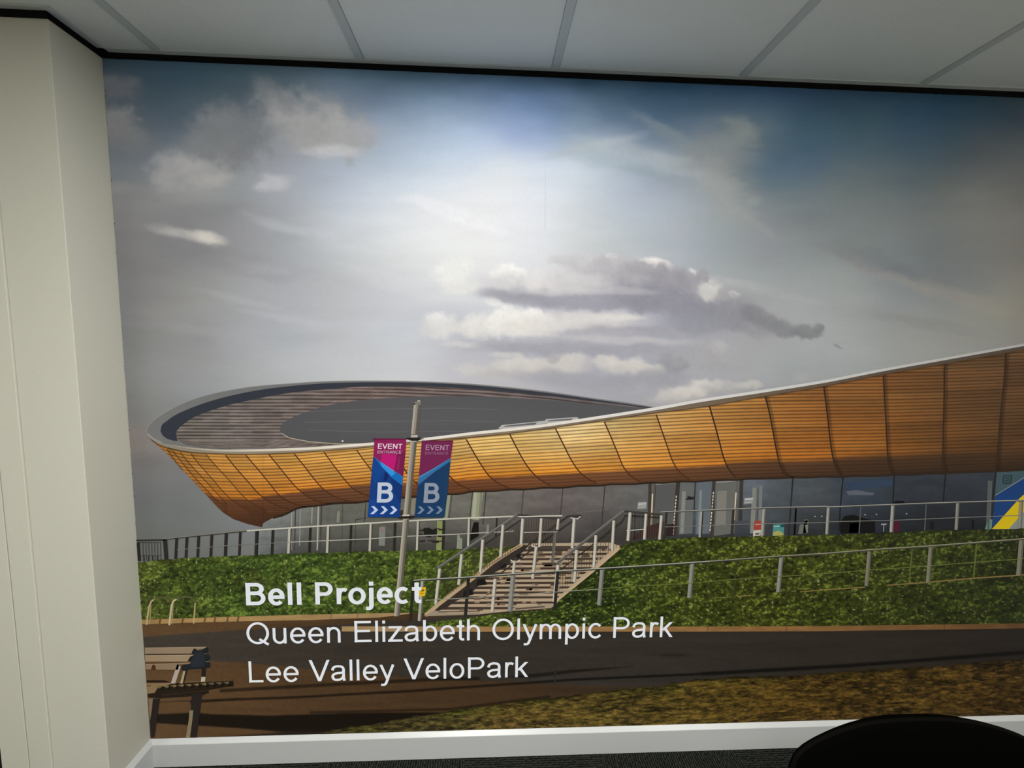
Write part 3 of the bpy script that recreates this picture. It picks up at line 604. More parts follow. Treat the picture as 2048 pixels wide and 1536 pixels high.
g = Ink(K1)
for pts, w, c in [([(1350, 1215), (1345, 1536)], 8, (150, 150, 140)), ([(1420, 1200), (1412, 1500)], 7, (140, 142, 134)), ([(1515, 1180), (1510, 1320)], 8, (150, 152, 140)), ([(1565, 1180), (1555, 1536)], 10, (168, 168, 156)),
                  ([(1380, 1205), (1372, 1536)], 9, (62, 60, 54)), ([(1760, 1165), (1755, 1536)], 6, (70, 68, 62)), ([(1590, 1180), (1580, 1536)], 14, (70, 68, 62)), ([(1270, 1250), (1262, 1330)], 4, (92, 94, 90)), ([(1950, 1140), (1930, 1330)], 6, (60, 58, 52)), ([(1865, 1290), (1955, 1275)], 6, (52, 50, 46)), ([(1865, 1290), (1862, 1536)], 5, (58, 56, 50))]:
    g.line(pts, w, c)
g = g.next('window_frame', 2, stadium)
g.line([(1728, 1220), (1722, 1310)], 22, (128, 128, 112)); g = g.next('interior_column', 2, stadium)
g.k = K2
for pts, w, c in [([(130, 1150), (122, 1300)], 5, (62, 60, 55)), ([(1100, 1060), (1075, 1330)], 9, (60, 58, 54)), ([(825, 1080), (800, 1290)], 7, (66, 66, 58)), ([(990, 1070), (970, 1270)], 9, (66, 66, 58)),
                  ([(1403, 1045), (1385, 1250)], 8, (70, 64, 60)), ([(1722, 1030), (1700, 1250)], 8, (66, 60, 56))]:
    g.line(pts, w, c)
g = g.next('window_frame', 2, stadium)
g.line([(1040, 1065), (1025, 1160), (1010, 1290)], 80, (142, 145, 118), 66); g.line([(1015, 1066), (1000, 1270)], 26, (160, 162, 136)); g.line([(1062, 1066), (1045, 1280)], 18, (120, 122, 100))
g = g.next('interior_column', 2, stadium, 'printed pale green column behind the glass')
g.line([(795, 1085), (770, 1290)], 34, (140, 146, 118)); g.line([(735, 1300), (722, 1536)], 60, (128, 138, 84), 50); g.line([(262, 1350), (258, 1500)], 50, (120, 122, 116)); g.line([(265, 1345), (265, 1380)], 30, (140, 112, 108))
g = g.next('interior_column', 2, stadium)
for q in range(18):                                       # dark clutter seen through the glass
    x = 560 + 31 * (q % 6) + RNG.uniform(-10, 10); y = 1370 + 46 * (q // 6) + RNG.uniform(-8, 8)
    g.line([(x, y), (x + RNG.uniform(20, 60), y + RNG.uniform(-4, 4))], RNG.uniform(6, 22), (36 + 8 * (q % 3), 34, 32))
g.poly([(592, 1362), (640, 1352), (668, 1372), (700, 1360), (705, 1408), (600, 1410)], (28, 30, 22))
g.poly([(1000, 1310), (1040, 1310), (1042, 1420), (960, 1470)], (20, 20, 18))
g.poly([(868, 1415), (884, 1408), (892, 1440), (908, 1440), (905, 1536), (862, 1536)], (132, 138, 118)); g.poly([(1105, 1330), (1125, 1326), (1122, 1400), (1100, 1400)], (126, 124, 116))
g = g.next('interior_furniture', 2, stadium, 'printed dark furniture seen through the glass')
g.k = K3
for pts, w, c in [([(242, 1008), (215, 1320)], 9, (58, 54, 50)), ([(606, 992), (598, 1420)], 26, (62, 54, 48)), ([(640, 1000), (632, 1420)], 16, (86, 80, 72)), ([(652, 1010), (640, 1200)], 8, (62, 58, 54)), ([(650, 1003), (812, 990)], 12, (130, 126, 116)), ([(832, 985), (800, 1420)], 34, (58, 50, 44)),
                  ([(972, 975), (960, 1230)], 9, (46, 44, 42)), ([(1122, 968), (1100, 1420)], 28, (62, 54, 46)), ([(1140, 988), (1300, 976)], 10, (140, 136, 126)), ([(1345, 965), (1335, 1300)], 30, (58, 52, 46)), ([(1312, 975), (1300, 1300)], 12, (98, 90, 80)),
                  ([(1760, 950), (1725, 1415)], 12, (40, 38, 38))]:
    g.line(pts, w, c)
g = g.next('door_frame', 2, stadium, 'printed brown frames of the entrance doors')
g.poly([(658, 1012), (806, 998), (796, 1400), (640, 1420)], (84, 84, 82)); g = g.next('glass_door', 2, stadium, 'printed left entrance door of glass')
g.poly([(1146, 996), (1300, 984), (1285, 1400), (1120, 1420)], (98, 98, 92)); g.poly([(1150, 1060), (1225, 1055), (1215, 1330), (1135, 1340)], (120, 118, 108))
g = g.next('glass_door', 2, stadium, 'printed right entrance door of glass')
for x0_, x1_, c in ((850, 960, (96, 98, 96)), (985, 1100, (92, 100, 104))):
    if x0_ == 985: g = g.next('door_sidelight', 2, stadium)
    g.poly([(x0_, 985), (x1_, 978), (x1_ - 12, 1400), (x0_ - 14, 1410)], c)
g.line([(880, 1060), (862, 1400)], 30, (126, 128, 122)); g.line([(1015, 1050), (1000, 1400)], 22, (118, 126, 128)); g.line([(905, 1100), (935, 1108)], 8, (36, 36, 36))
g.poly([(885, 1128), (915, 1108), (962, 1104), (955, 1128)], (30, 30, 32))
g = g.next('door_sidelight', 2, stadium)
g.line([(1450, 1030), (1430, 1400)], 36, (122, 122, 114)); g.line([(1500, 1015), (1490, 1390)], 26, (112, 114, 110)); g.line([(1470, 1040), (1460, 1400)], 10, (92, 94, 92))
g = g.next('curtain', 2, stadium, 'printed pale curtain behind the glass')
g.line([(625, 1080), (612, 1400)], 11, (204, 190, 160)); g.line([(1300, 1070), (1285, 1290)], 9, (206, 192, 166))
for q in range(12):
    a = 1095 + 27 * q
    g.line([(818 - q * 2.4, a), (816 - q * 2.4, a + 18)], 8, (214, 200, 172)); g.line([(1118 - q * 2.4, a - 30), (1116 - q * 2.4, a - 12)], 8, (214, 200, 172))
g = g.next('door_handle', 2, stadium, 'printed long pale door pulls')
g.poly([(508, 1148), (580, 1146), (574, 1200), (503, 1202)], (148, 150, 142)); g.line([(512, 1165), (574, 1160)], 6, (196, 196, 186))
g = g.next('notice', 2, stadium, 'printed white notice left of the doors')
g.poly([(1366, 1114), (1442, 1108), (1436, 1160), (1360, 1166)], (128, 132, 130)); g.line([(1372, 1125), (1436, 1121)], 9, (196, 196, 190)); g.line([(1368, 1150), (1428, 1146)], 5, (176, 176, 170))
g = g.next('notice', 2, stadium, 'printed white notice right of the doors')
g.poly([(1446, 1302), (1512, 1296), (1508, 1370), (1442, 1372)], (150, 60, 48)); g.line([(1455, 1330), (1500, 1326)], 9, (196, 130, 110)); g.poly([(1440, 1376), (1500, 1372), (1496, 1425), (1436, 1428)], (186, 178, 166)); g.line([(1455, 1405), (1488, 1402)], 16, (90, 84, 78))
g = g.next('sign_board', 2, stadium, 'printed red and white board behind the railing')
g.poly([(1600, 1328), (1690, 1322), (1684, 1420), (1594, 1424)], (70, 128, 124)); g.poly([(1598, 1392), (1640, 1376), (1685, 1400), (1684, 1420), (1594, 1424)], (150, 150, 84)); g.poly([(1660, 1326), (1690, 1324), (1688, 1350), (1658, 1350)], (34, 74, 74)); g.line([(1606, 1345), (1650, 1342)], 8, (150, 180, 170))
g = g.next('sign_board', 2, stadium, 'printed teal board behind the railing')
g.poly([(1815, 1330), (1855, 1326), (1868, 1400), (1800, 1405)], (98, 100, 92)); g.poly([(1850, 1290), (1880, 1288), (1876, 1330), (1846, 1332)], (104, 112, 76))
g.poly([(560, 1350), (720, 1300), (710, 1420), (450, 1450)], (62, 40, 42)); g.poly([(735, 1330), (800, 1320), (790, 1420), (725, 1425)], (44, 32, 32))
for q in range(10): g.line([(20 + 26 * q, 1234 - 3 * q), (24 + 26 * q, 1234 - 3 * q)], 5, (168, 160, 148))
g = g.next('interior_furniture', 2, stadium)
g.k = K4
for pts, w, c in [([(322, 1055), (300, 1280), (290, 1470)], 9, (26, 26, 28)), ([(704, 1048), (684, 1470)], 9, (26, 26, 28)), ([(1088, 1035), (1070, 1250)], 8, (24, 24, 26)), ([(1463, 1022), (1440, 1250)], 10, (32, 32, 32)), ([(1420, 1090), (1405, 1460)], 34, (78, 82, 80))]:
    g.line(pts, w, c)
g = g.next('window_frame', 2, stadium)
g.poly([(340, 1170), (420, 1160), (560, 1185), (540, 1200), (360, 1198)], (84, 88, 96)); g.poly([(335, 1100), (690, 1075), (690, 1130), (330, 1165)], (46, 60, 78))
g = g.next('reflection', 2, stadium, 'printed cloud reflected in the right-hand glass')
g.poly([(300, 1400), (330, 1355), (400, 1345), (470, 1370), (560, 1390), (560, 1480), (300, 1485)], (14, 14, 14)); g.poly([(370, 1410), (440, 1405), (440, 1480), (365, 1480)], (66, 22, 34)); g.poly([(700, 1395), (745, 1390), (740, 1470), (695, 1475)], (70, 20, 36)); g = g.next('reflection', 2, stadium, 'printed dark tree reflected in the right-hand glass')
g.poly([(690, 1262), (715, 1240), (775, 1242), (785, 1262)], (12, 12, 14))
for q, (x, y) in enumerate([(110, 1358), (160, 1356), (210, 1356), (485, 1345), (570, 1342), (795, 1338)]): g.line([(x - 5, y), (x + 5, y)], 7, (172, 170, 160))
g.line([(605, 1418), (645, 1416)], 10, (150, 150, 146)); g.line([(625, 1420), (622, 1470)], 6, (140, 140, 136)); g.poly([(30, 1390), (60, 1384), (56, 1480), (20, 1485)], (110, 114, 96)); g.line([(1296, 1385), (1290, 1450)], 14, (12, 12, 14)); g.line([(990, 1395), (985, 1450)], 26, (24, 18, 22))
g.build('interior_lamp', 2, stadium, 'printed ceiling lamps seen through the right-hand glass')

# coloured hoarding at the right end of the glass
h = Ink(K4)
h.poly([(1470, 1022), (1700, 1006), (3300, 940), (3300, 1450), (1436, 1455)], (58, 78, 82)); h.poly([(1460, 1200), (1690, 1058), (3300, 940), (3300, 1330), (1440, 1440), (1452, 1260)], (22, 56, 104))
h.line([(1460, 1200), (1690, 1058)], 6, (120, 122, 120)); h.poly([(1690, 1180), (1640, 1222), (1434, 1452), (1560, 1452), (1690, 1302), (3300, 1000), (3300, 900)], (196, 168, 20)); h.poly([(1690, 1302), (1560, 1452), (3300, 1452), (3300, 1000)], (122, 128, 122))
h.poly([(1380, 1452), (1410, 1380), (1438, 1380), (1432, 1452)], (88, 122, 110))
h.poly([(1518, 1052), (1580, 1046), (1586, 1056), (1580, 1108), (1570, 1114), (1520, 1116), (1512, 1106)], (34, 46, 48)); h.poly([(1526, 1060), (1574, 1055), (1570, 1104), (1522, 1108)], (62, 82, 86))
h.line([(1530, 1072), (1568, 1068)], 8, (34, 46, 48)); h.line([(1528, 1088), (1566, 1084)], 8, (34, 46, 48)); h.line([(1532, 1100), (1566, 1097)], 5, (34, 46, 48))
h.build('hoarding', 3, stadium, 'printed blue and yellow hoarding at the right of the glass')

# roof
r = Ink()
r.poly(RIM_OUT + FRONT_TOP[::-1][FRONT_TOP[::-1].index(min(FRONT_TOP, key=lambda q: abs(q[0] - 1310))):], (112, 112, 109), raw=True)
r.poly(LIP_IN + [(1312, 818)] + DECK_OUT[::-1] + [(356, 882), (346, 881), (334, 877), (326, 871)], (50, 53, 61), raw=True)
r.line([(293.5, 866)] + RIM_OUT[2:], 1.4, (138, 138, 134), raw=True)
r.line([(324, 886), (309, 879), (299, 871), (295.5, 867)], 5, (140, 136, 126), raw=True)
r.build('roof_edge', 2, stadium, 'printed grey lip and dark gutter around the stadium roof')
deck_out = pl(DECK_OUT); ell_up = pl(ELL_UP); deck_low = pl([(352, 869), (356, 879), (369, 888), (403, 895.4), (448, 898.6), (522, 897.8), (571, 896), (621, 894), (690, 889), (745, 885)])
def deck_tone(X, Y):
    yy = Y - (np.interp(X, [352, 700, 800, 950, 1100, 1320], [0, 0, 1.5, 8, 20, 46])) + 0.5 * fbm(X / 60, Y / 10, 91, 2)
    sp = np.interp(yy, [770, 800, 880, 900], [6.0, 6.8, 6.6, 5.6])
    ph = (yy - 768) / sp; fr = ph - np.floor(ph)
    b = table([352, 450, 600, 750, 950, 1320], [(128, 118, 108), (134, 124, 116), (134, 120, 112), (138, 118, 110), (126, 110, 104), (106, 98, 96)])(X)
    k = 1 - 0.5 * np.exp(-((fr - 0.5) / 0.2) ** 2)
    n = 1 + 0.20 * fbm(X / 40, np.floor(ph) * 3.7, 93, 3)
    hi = 1 + 0.28 * np.clip(fbm(X / 26, np.floor(ph) * 1.9, 95, 2) - .25, 0, 1)
    return .93 * b * (k * n * hi)[..., None]
region('roof_deck', 352.6, 1312, deck_out, lambda x: np.where(x < 745, deck_low(x), np.maximum(ell_up(x), deck_out(x)) + 3), deck_tone, 3, stadium, 2, 1.4, 'printed ribbed brown roof slats')
e = Ink(); e.poly(ELL_UP + ELL_LOW, (83, 82, 83), raw=True)
for k, y in enumerate((816, 841, 862)): e.line([(600 + 8 * k, y + 8 - 5 * k), (760, y + 2), (900, y), (1000, y + 3)], 0.9, (104, 103, 103), raw=True)
e.line([(563, 866), (579, 875.5), (621, 883.5), (683, 888), (745, 886.6)], 1.6, (176, 162, 138), raw=True)
e.poly([(996, 857), (1003, 850), (1092, 841), (1098, 846), (1010, 858)], (176, 174, 168), raw=True); e.poly([(1006, 854), (1012, 851), (1074, 844.5), (1070, 849)], (96, 96, 98), raw=True)
e.poly([(1086, 846), (1092, 838), (1154, 834), (1158, 838), (1100, 847)], (176, 174, 168), raw=True); e.poly([(1094, 843), (1099, 840), (1146, 836.5), (1142, 840)], (100, 100, 102), raw=True)
e.line([(684, 882), (687, 882)], 3, (236, 224, 190), raw=True)
e.build('roof_centre', 4, stadium, 'printed smooth grey centre of the stadium roof')

# timber cladding
RIBS = [T(K1, p) for p in (
    [(345, 722), (400, 800), (520, 950), (640, 1075), (700, 1140)], [(390, 732), (450, 810), (560, 940), (690, 1075), (770, 1160)], [(450, 744), (520, 830), (630, 950), (740, 1070), (830, 1165)],
    [(535, 755), (610, 850), (710, 960), (800, 1065), (880, 1140), (1000, 1215)], [(660, 764), (750, 868), (850, 975), (930, 1070), (1010, 1140), (1150, 1215)], [(815, 768), (900, 872), (1000, 985), (1080, 1075), (1150, 1130), (1260, 1185), (1340, 1210)],
    [(980, 768), (1080, 885), (1170, 995), (1235, 1075), (1300, 1125), (1400, 1172), (1480, 1188)], [(1165, 762), (1250, 865), (1340, 975), (1410, 1050), (1490, 1108), (1590, 1150), (1680, 1162)],
    [(1370, 755), (1450, 855), (1535, 965), (1600, 1035), (1690, 1098), (1790, 1132), (1880, 1145)], [(1610, 742), (1700, 865), (1790, 980), (1860, 1050), (1960, 1092), (2080, 1125)])] + [T(K2, p) for p in (
    [(55, 725), (110, 805), (180, 898), (230, 960), (300, 1020), (400, 1075)], [(325, 690), (380, 780), (440, 880), (490, 950), (560, 1010), (660, 1065)], [(630, 665), (690, 770), (760, 880), (820, 952), (890, 1008), (980, 1052)],
    [(940, 640), (1000, 745), (1060, 845), (1120, 930), (1190, 988), (1285, 1034)], [(1290, 598), (1345, 705), (1410, 822), (1470, 903), (1540, 968), (1620, 1014)], [(1660, 552), (1720, 672), (1780, 792), (1840, 885), (1910, 950), (1990, 990)])] + [T(K3, p) for p in (
    [(235, 497), (290, 622), (340, 742), (390, 862), (450, 935), (530, 986)], [(655, 440), (700, 570), (745, 700), (790, 822), (850, 910), (925, 962)], [(1085, 375), (1130, 530), (1165, 660), (1200, 790), (1240, 880), (1295, 946)],
    [(1535, 293), (1570, 430), (1600, 590), (1630, 750), (1660, 860), (1700, 925), (1765, 945)])] + [T(K4, p) for p in (
    [(175, 385), (200, 580), (220, 760), (240, 900), (260, 975), (292, 1040)], [(620, 303), (635, 550), (648, 800), (660, 960), (684, 1030)], [(1078, 216), (1075, 500), (1068, 800), (1065, 950), (1080, 1026)], [(1540, 130), (1520, 400), (1495, 640), (1480, 850), (1466, 1016)])] + [
    [(2140, 684), (2132, 760), (2118, 860), (2108, 936)], [(2280, 660), (2262, 760), (2240, 930)], [(2420, 636), (2398, 760), (2368, 926)]]
RIBS = [spl(p, 5) for p in RIBS]
SUN_T = table([310, 400, 500, 600, 720, 850, 950, 1050, 1150, 1250, 1350, 1450, 1550, 1650, 1760, 1880, 2000, 2480], [(150, 98, 40), (196, 134, 58), (212, 148, 66), (222, 158, 72), (226, 168, 82), (232, 178, 94), (238, 190, 106), (240, 196, 114), (238, 204, 136), (226, 184, 110), (208, 154, 82), (190, 132, 64), (160, 106, 50), (136, 88, 42), (126, 82, 40), (106, 72, 40), (94, 66, 40), (90, 62, 38)])
SUN_B = table([310, 400, 500, 600, 720, 850, 950, 1050, 1150, 1250, 1350, 1450, 1550, 1650, 1760, 1880, 2000, 2480], [(128, 80, 30), (178, 108, 38), (196, 116, 36), (210, 126, 42), (206, 124, 40), (212, 128, 40), (218, 130, 36), (220, 134, 38), (222, 138, 42), (212, 132, 44), (206, 128, 44), (196, 120, 40), (184, 110, 36), (168, 100, 34), (142, 86, 32), (106, 68, 30), (84, 56, 30), (76, 50, 28)])
SHADE = table([310, 500, 700, 900, 1100, 1300, 1500, 1700, 1900, 2480], [(112, 70, 38), (108, 68, 42), (114, 74, 48), (118, 72, 42), (124, 78, 46), (114, 74, 46), (98, 66, 42), (80, 54, 34), (70, 48, 30), (62, 42, 28)])
def clad_tone(X, Y):
    R_ = rim_low(X)
    sp = np.interp(X, [300, 420, 600, 1000, 1400, 1900, 2480], [6.0, 6.1, 6.1, 6.6, 6.9, 6.6, 6.6])
    hl = float(bot(700.0) - rim_low(700.0)) - (Y - R_); hr = bot(np.maximum(X, 560)) - Y
    t = np.clip((X - 560) / 280, 0, 1); t = t * t * (3 - 2 * t)
    h = hl * (1 - t) + hr * t
    ph = h / sp + 0.35 * np.exp(-np.maximum(h, 0) / 14) * h / sp
    row = np.floor(ph); fr = ph - row
    pan = np.zeros(X.shape)
    for rb in RIBS:
        p = np.array(rb); pan += X > np.interp(Y, p[:, 1], p[:, 0])
    hsh = lambda a, b_: np.modf(np.sin(a * 12.9898 + b_ * 78.233) * 43758.5453)[0]
    rnd = hsh(row, pan); rnd2 = hsh(row + 3.1, pan * 1.7 + 0.3)
    v = np.clip((Y - R_) / np.maximum(shade_line(X) - R_, 1), 0, 1)[..., None]
    c = SUN_T(X) * (1 - v ** 1.5) + SUN_B(X) * v ** 1.5
    c = c * np.array([.965, .99, 1.05]) * np.where(X > 1400, 1.0, 1.0)[..., None] * (1 + np.clip((X - 1350) / 300, 0, 1)[..., None] * np.array([.05, .025, -.02]))
    c = c * (1 + 0.10 * rnd + 0.05 * fbm(X / 18, row * 5.3, 97, 3))[..., None]
    c = c * (1 + np.clip(rnd2, 0.55, 1)[..., None] * np.array([0.0, 0.10, 0.25]) - np.array([0.0, .055, .137]))
    s = shade_line(X) + 2.0 * rnd + 1.2 * fbm(X / 20, Y / 6, 99, 2)
    t = np.clip((Y - s) / np.interp(X, [500, 1500, 1800], [5, 5, 16]) + 0.5, 0, 1)[..., None]
    sh = SHADE(X) * (1 - 0.34 * np.clip((Y - s) / 50, 0, 1))[..., None] * (1 + 0.06 * rnd)[..., None]
    c = c * (1 - t) + sh * t
    depth = np.interp(X, [300, 700, 1100, 1300, 1500, 2000], [.44, .46, .40, .44, .44, .34]) * (1 - 0.45 * t[..., 0])
    line = 1 - depth * np.exp(-((fr - 0.5) / 0.17) ** 2)
    c = c * line[..., None]
    # soft print shadow cast beside the ribs of the right-hand panels
    for rb in RIBS[19:]:
        p = np.array(rb); d = X - np.interp(Y, p[:, 1], p[:, 0])
        c = c * (1 - 0.30 * np.clip(1 - np.abs(d - 4) / 5, 0, 1) * (Y > p[0, 1] - 2))[..., None]
    under = np.clip(1 - (Y - R_) / 5.0, 0, 1)[..., None]
    return c * (1 - 0.22 * under)
def clad_bot(x):
    return np.where(x <= 526.6, outl(x), bot(np.maximum(x, 526.6)))
region('timber_cladding', 297.5, 527.0, rim_low, outl, clad_tone, 3, stadium, 1.5, 1.3, 'printed underside of the timber bowl at its left tip')
region('timber_cladding', 526.65, XE, rim_low, bot, clad_tone, 3, stadium, 2.2, 1.3, 'printed honey-coloured timber boards of the stadium wall')
for i, rb in enumerate(RIBS):
    q = Ink(); w = 1.5 if i < 5 else (2.1 if i < 11 else (2.6 if i < 18 else 3.0))
    cut = [p for p in rb if p[1] <= clad_bot(np.array(p[0])) + 1]
    c = (74, 40, 20) if i < 18 else (52, 34, 22)
    q.line(cut, w, c, w * .8, raw=True); q.build('rib', 5, stadium)
u = Ink(); n = len(BOT)                                    # dark soffit line with scalloped shadow
u.line([(x, y + 0.8 + 0.9 * math.sin(x / 11)) for x, y in BOT[8:]] + [(XE, float(bot(XE)) + 1)], 3.4, (44, 32, 22), raw=True)
u.build('soffit_shadow', 5, stadium)
f = Ink()
low = RIM_LOW + [(XE, float(rim_low(XE)))]; tp = FRONT_TOP + [(XE, float(front_top(XE)))]
FASC = table([297, 500, 700, 1000, 1400, 1800, 2480], [(132, 124, 108), (146, 132, 110), (142, 126, 104), (134, 116, 94), (112, 96, 78), (82, 70, 58), (66, 58, 50)])
WHITE = table([297, 350, 420, 500, 700, 1000, 1300, 1600, 1800, 2048, 2480], [(140, 132, 118), (150, 142, 126), (176, 168, 150), (206, 198, 180), (226, 218, 202), (226, 219, 204), (218, 214, 204), (196, 194, 188), (180, 178, 172), (160, 158, 152), (150, 148, 142)])
fx = np.concatenate([np.arange(297, 420, 4.0), np.arange(420, XE + 1, 12.0)])
a_ = front_top(fx); b_ = rim_low(fx); wht = np.interp(fx, [297, 340, 420, 600, 1300, 2480], [.8, 1.4, 3.6, 5.2, 6.0, 4.6])
for i in range(len(fx) - 1):
    m = [fx[i], fx[i + 1]]
    cA = FASC(np.array(m)); cW = WHITE(np.array(m))
    f.poly([(m[0], a_[i]), (m[1], a_[i + 1]), (m[1], b_[i + 1]), (m[0], b_[i])], [cA[0], cA[1], cA[1], cA[0]], raw=True, flat=True)
f.n = 3
for i in range(len(fx) - 1):
    m = [fx[i], fx[i + 1]]; cW = WHITE(np.array(m))
    f.poly([(m[0], a_[i]), (m[1], a_[i + 1]), (m[1], a_[i + 1] + wht[i + 1]), (m[0], a_[i] + wht[i])], [cW[0], cW[1], cW[1], cW[0]], raw=True, flat=True)
f.n = 5
f.line([(x, y - .3) for x, y in zip(fx[10:], b_[10:])], 1.2, (78, 58, 38), raw=True)
f.build('fascia', 6, stadium, 'printed white fascia along the top of the timber wall')

# ---- printed grounds: hedge banks, kerbs, road and dry grass
def hedge_tone(seed, dark=1.0):
    base = table([270, 350, 450, 600, 760, 900, 1010, 1150, 1250, 1350, 1500, 1650, 1800, 1950, 2060], [(62, 68, 30), (58, 68, 28), (54, 67, 29), (52, 66, 29), (58, 70, 30), (58, 68, 27), (56, 64, 26), (36, 45, 18), (41, 50, 19), (49, 55, 19), (49, 52, 18), (46, 50, 17), (41, 46, 17), (36, 41, 15), (31, 36, 14)])
    def fn(X, Y):
        c = base(X)
        big = fbm(X / 60, Y / 24, seed, 3)
        leaf = fbm(X / 7.5 + 1.5 * fbm(X / 20, Y / 20, seed + 3, 2), Y / 4.6 + X / 22, seed + 7, 3, .6)
        fine = fbm(X / 3.6, Y / 2.6 + X / 12, seed + 11, 2)
        v = 1 + 0.22 * big + 0.62 * leaf + 0.42 * fine
        c = c * np.clip(v, .30, 2.1)[..., None]
        hi = np.clip((leaf + 0.9 * fine + 0.4 * big - .42) * 2.4, 0, 1)[..., None]
        c = c * (1 - .62 * hi) + np.array([138, 146, 66]) * np.interp(X, [270, 1000, 1600, 2060], [.86, .95, .92, .66])[..., None] * .62 * hi
        red = np.clip(fbm(X / 34, Y / 20, seed + 21, 2) - .22, 0, 1)[..., None] * np.interp(X, [260, 480, 700], [1, .5, .1])[..., None]
        c = c * (1 - .5 * red) + np.array([92, 62, 30]) * .5 * red
        sp = np.clip((fbm(X / 3.1 + 9, Y / 3.1, seed + 31, 1) - .78) * 6, 0, 1)[..., None]
        c = c * (1 - .7 * sp) + np.array([206, 208, 156]) * np.interp(X, [270, 1500, 2060], [.9, .85, .62])[..., None] * .7 * sp
        return c * dark
    return lambda X, Y: fn(X, Y) * np.array([1.07, 1.10, 0.96])
left_mural = lambda y: np.interp(y, [118, 1474], [205, 303])
hl_bot = plx([(280, 1238), (477, 1231.5), (640, 1228), (750, 1225.5), (852, 1224.6)])
stair_left = pl([(852, 1224.6), (868, 1213), (877, 1203), (958, 1144), (1043, 1087)])
def hl_low(x): return np.where(x < 852, hl_bot(x), stair_left(x))
region('printed_hedge', 272, 1042, lambda x: hedge_top_l(x) + 1.4 * fbm(x / 9, x * 0 + 3, 5, 2), hl_low, hedge_tone(201), 7, mural, 2.0, 1.8, 'printed green hedge bank left of the printed steps')
hr_top = plx([(850, 1246), (884, 1241), (935, 1235.4), (984, 1228), (1057, 1222), (1101, 1215.5), (1108, 1203), (1150, 1166), (1186, 1136.5), (1209, 1117), (1230.6, 1099.6), (1252, 1084), (1285, 1080), (1321, 1077.5), (1394, 1074), (1516, 1071.6), (1650, 1069), (1786, 1064.5), (1854, 1060), (1980, 1059), (2048, 1056.5)])
kerb_r = plx([(684, 1251.5), (960, 1252.2), (1150, 1251.8), (1400, 1252), (1650, 1251), (2048, 1245.5)])
region('printed_hedge', 850, XE, lambda x: hr_top(x) + 1.4 * fbm(x / 9, x * 0 + 5, 15, 2), lambda x: kerb_r(x) + 1.5, hedge_tone(301), 7, mural, 2.2, 2.0, 'printed green hedge bank right of the printed steps')

road_col = table([280, 480, 700, 1000, 1400, 1800, 2060], [(60, 54, 47), (58, 52, 45), (54, 48, 41), (51, 46, 39), (48, 43, 37), (42, 36, 30), (34, 29, 24)])
brown = table([280, 420, 600, 800, 1000, 1300], [(90, 67, 42), (84, 62, 39), (76, 56, 36), (70, 51, 32), (64, 47, 30), (52, 42, 30)])
asph_top = plx([(284, 1273), (477, 1259.5), (620, 1252), (740, 1244), (845, 1236)])
asph_bot = plx([(284, 1320), (420, 1320), (500, 1325), (600, 1335), (760, 1350), (900, 1358), (1020, 1362), (1180, 1371), (1300, 1372), (1500, 1352)])
def ground_tone(X, Y):
    a = road_col(X); b = brown(X)
    t1 = np.clip((Y - asph_top(X)) / 2.5 + .5, 0, 1); t2 = np.clip((asph_bot(X) + 1.5 * fbm(X / 40, Y / 9, 401, 2) - Y) / 2.5 + .5, 0, 1)
    t = (t1 * t2)[..., None]
    t = np.where((X > 1320)[..., None], 1.0, t)
    c = b * (1 - t) + a * t
    c = c * (1 + .10 * fbm(X / 120, Y / 10, 403, 4) + .06 * fbm(X / 3, Y / 3, 405, 1))[..., None]
    for pts, w, k in (([(440, 1380.5), (700, 1366), (860, 1358), (960, 1355.5)], 3.0, .52), ([(380, 1403), (470, 1398), (600, 1393), (820, 1381), (1150, 1358), (1400, 1347), (1700, 1330), (2060, 1303)], 2.2, .42), ([(300, 1404), (480, 1396)], 1.5, .7), ([(620, 1424), (900, 1417), (1100, 1392)], 2.2, .6)):
        p = np.array(pts); d = np.abs(Y - np.interp(X, p[:, 0], p[:, 1])); on = (X > p[0, 0]) & (X < p[-1, 0])
        ww = np.where(X > 1400, w * 1.5, w)
        c = c * (1 - on * (1 - k) * np.clip(1.6 - d / ww, 0, 1))[..., None]
    sh = np.clip((Y - np.interp(X, [1000, 1060, 1150, 1260, 1275], [1353, 1346, 1337, 1331, 1332])) / 2, 0, 1) * np.clip((np.interp(X, [1000, 1060, 1150, 1260, 1275], [1354, 1356, 1345, 1334, 1331]) - Y) / 2, 0, 1)
    c = c * (1 - .45 * sh)[..., None]
    # bench shadow and the dark patch at the lower left
    up = np.interp(X, [300, 390, 420, 540, 640, 700, 800], [1428, 1424, 1427, 1430, 1427, 1425, 1424]); lo = np.interp(X, [300, 380, 480, 560, 700, 800, 900], [1444, 1449, 1455, 1462, 1464, 1450, 1430])
    s = np.clip((Y - up) / 3 + .5, 0, 1) * np.clip((lo - Y) / 3 + .5, 0, 1)
    s = np.maximum(s, .8 * np.clip((Y - np.interp(X, [380, 470, 560, 620], [1480, 1470, 1462, 1450])) / 3, 0, 1))
    c = c * (1 - .68 * s)[..., None]
    d = np.exp(-(((X - 1345) / 40) ** 2 + ((Y - 1309) / 4) ** 2)); c = c * (1 - .25 * d)[..., None]
    return c
def ground_top(x): return np.where(x < 855, hl_bot(x) - 4, np.where(x < 1110, 1208.0, kerb_r(x) + 3))
mb = plx([(303, 1475), (600, 1474), (1000, 1462), (1400, 1449), (2048, 1429)])
region('printed_road', 280, XE, ground_top, lambda x: mb(x) + 3, ground_tone, 6, mural, 3, 2, 'printed grey road and brown path across the foot of the mural')
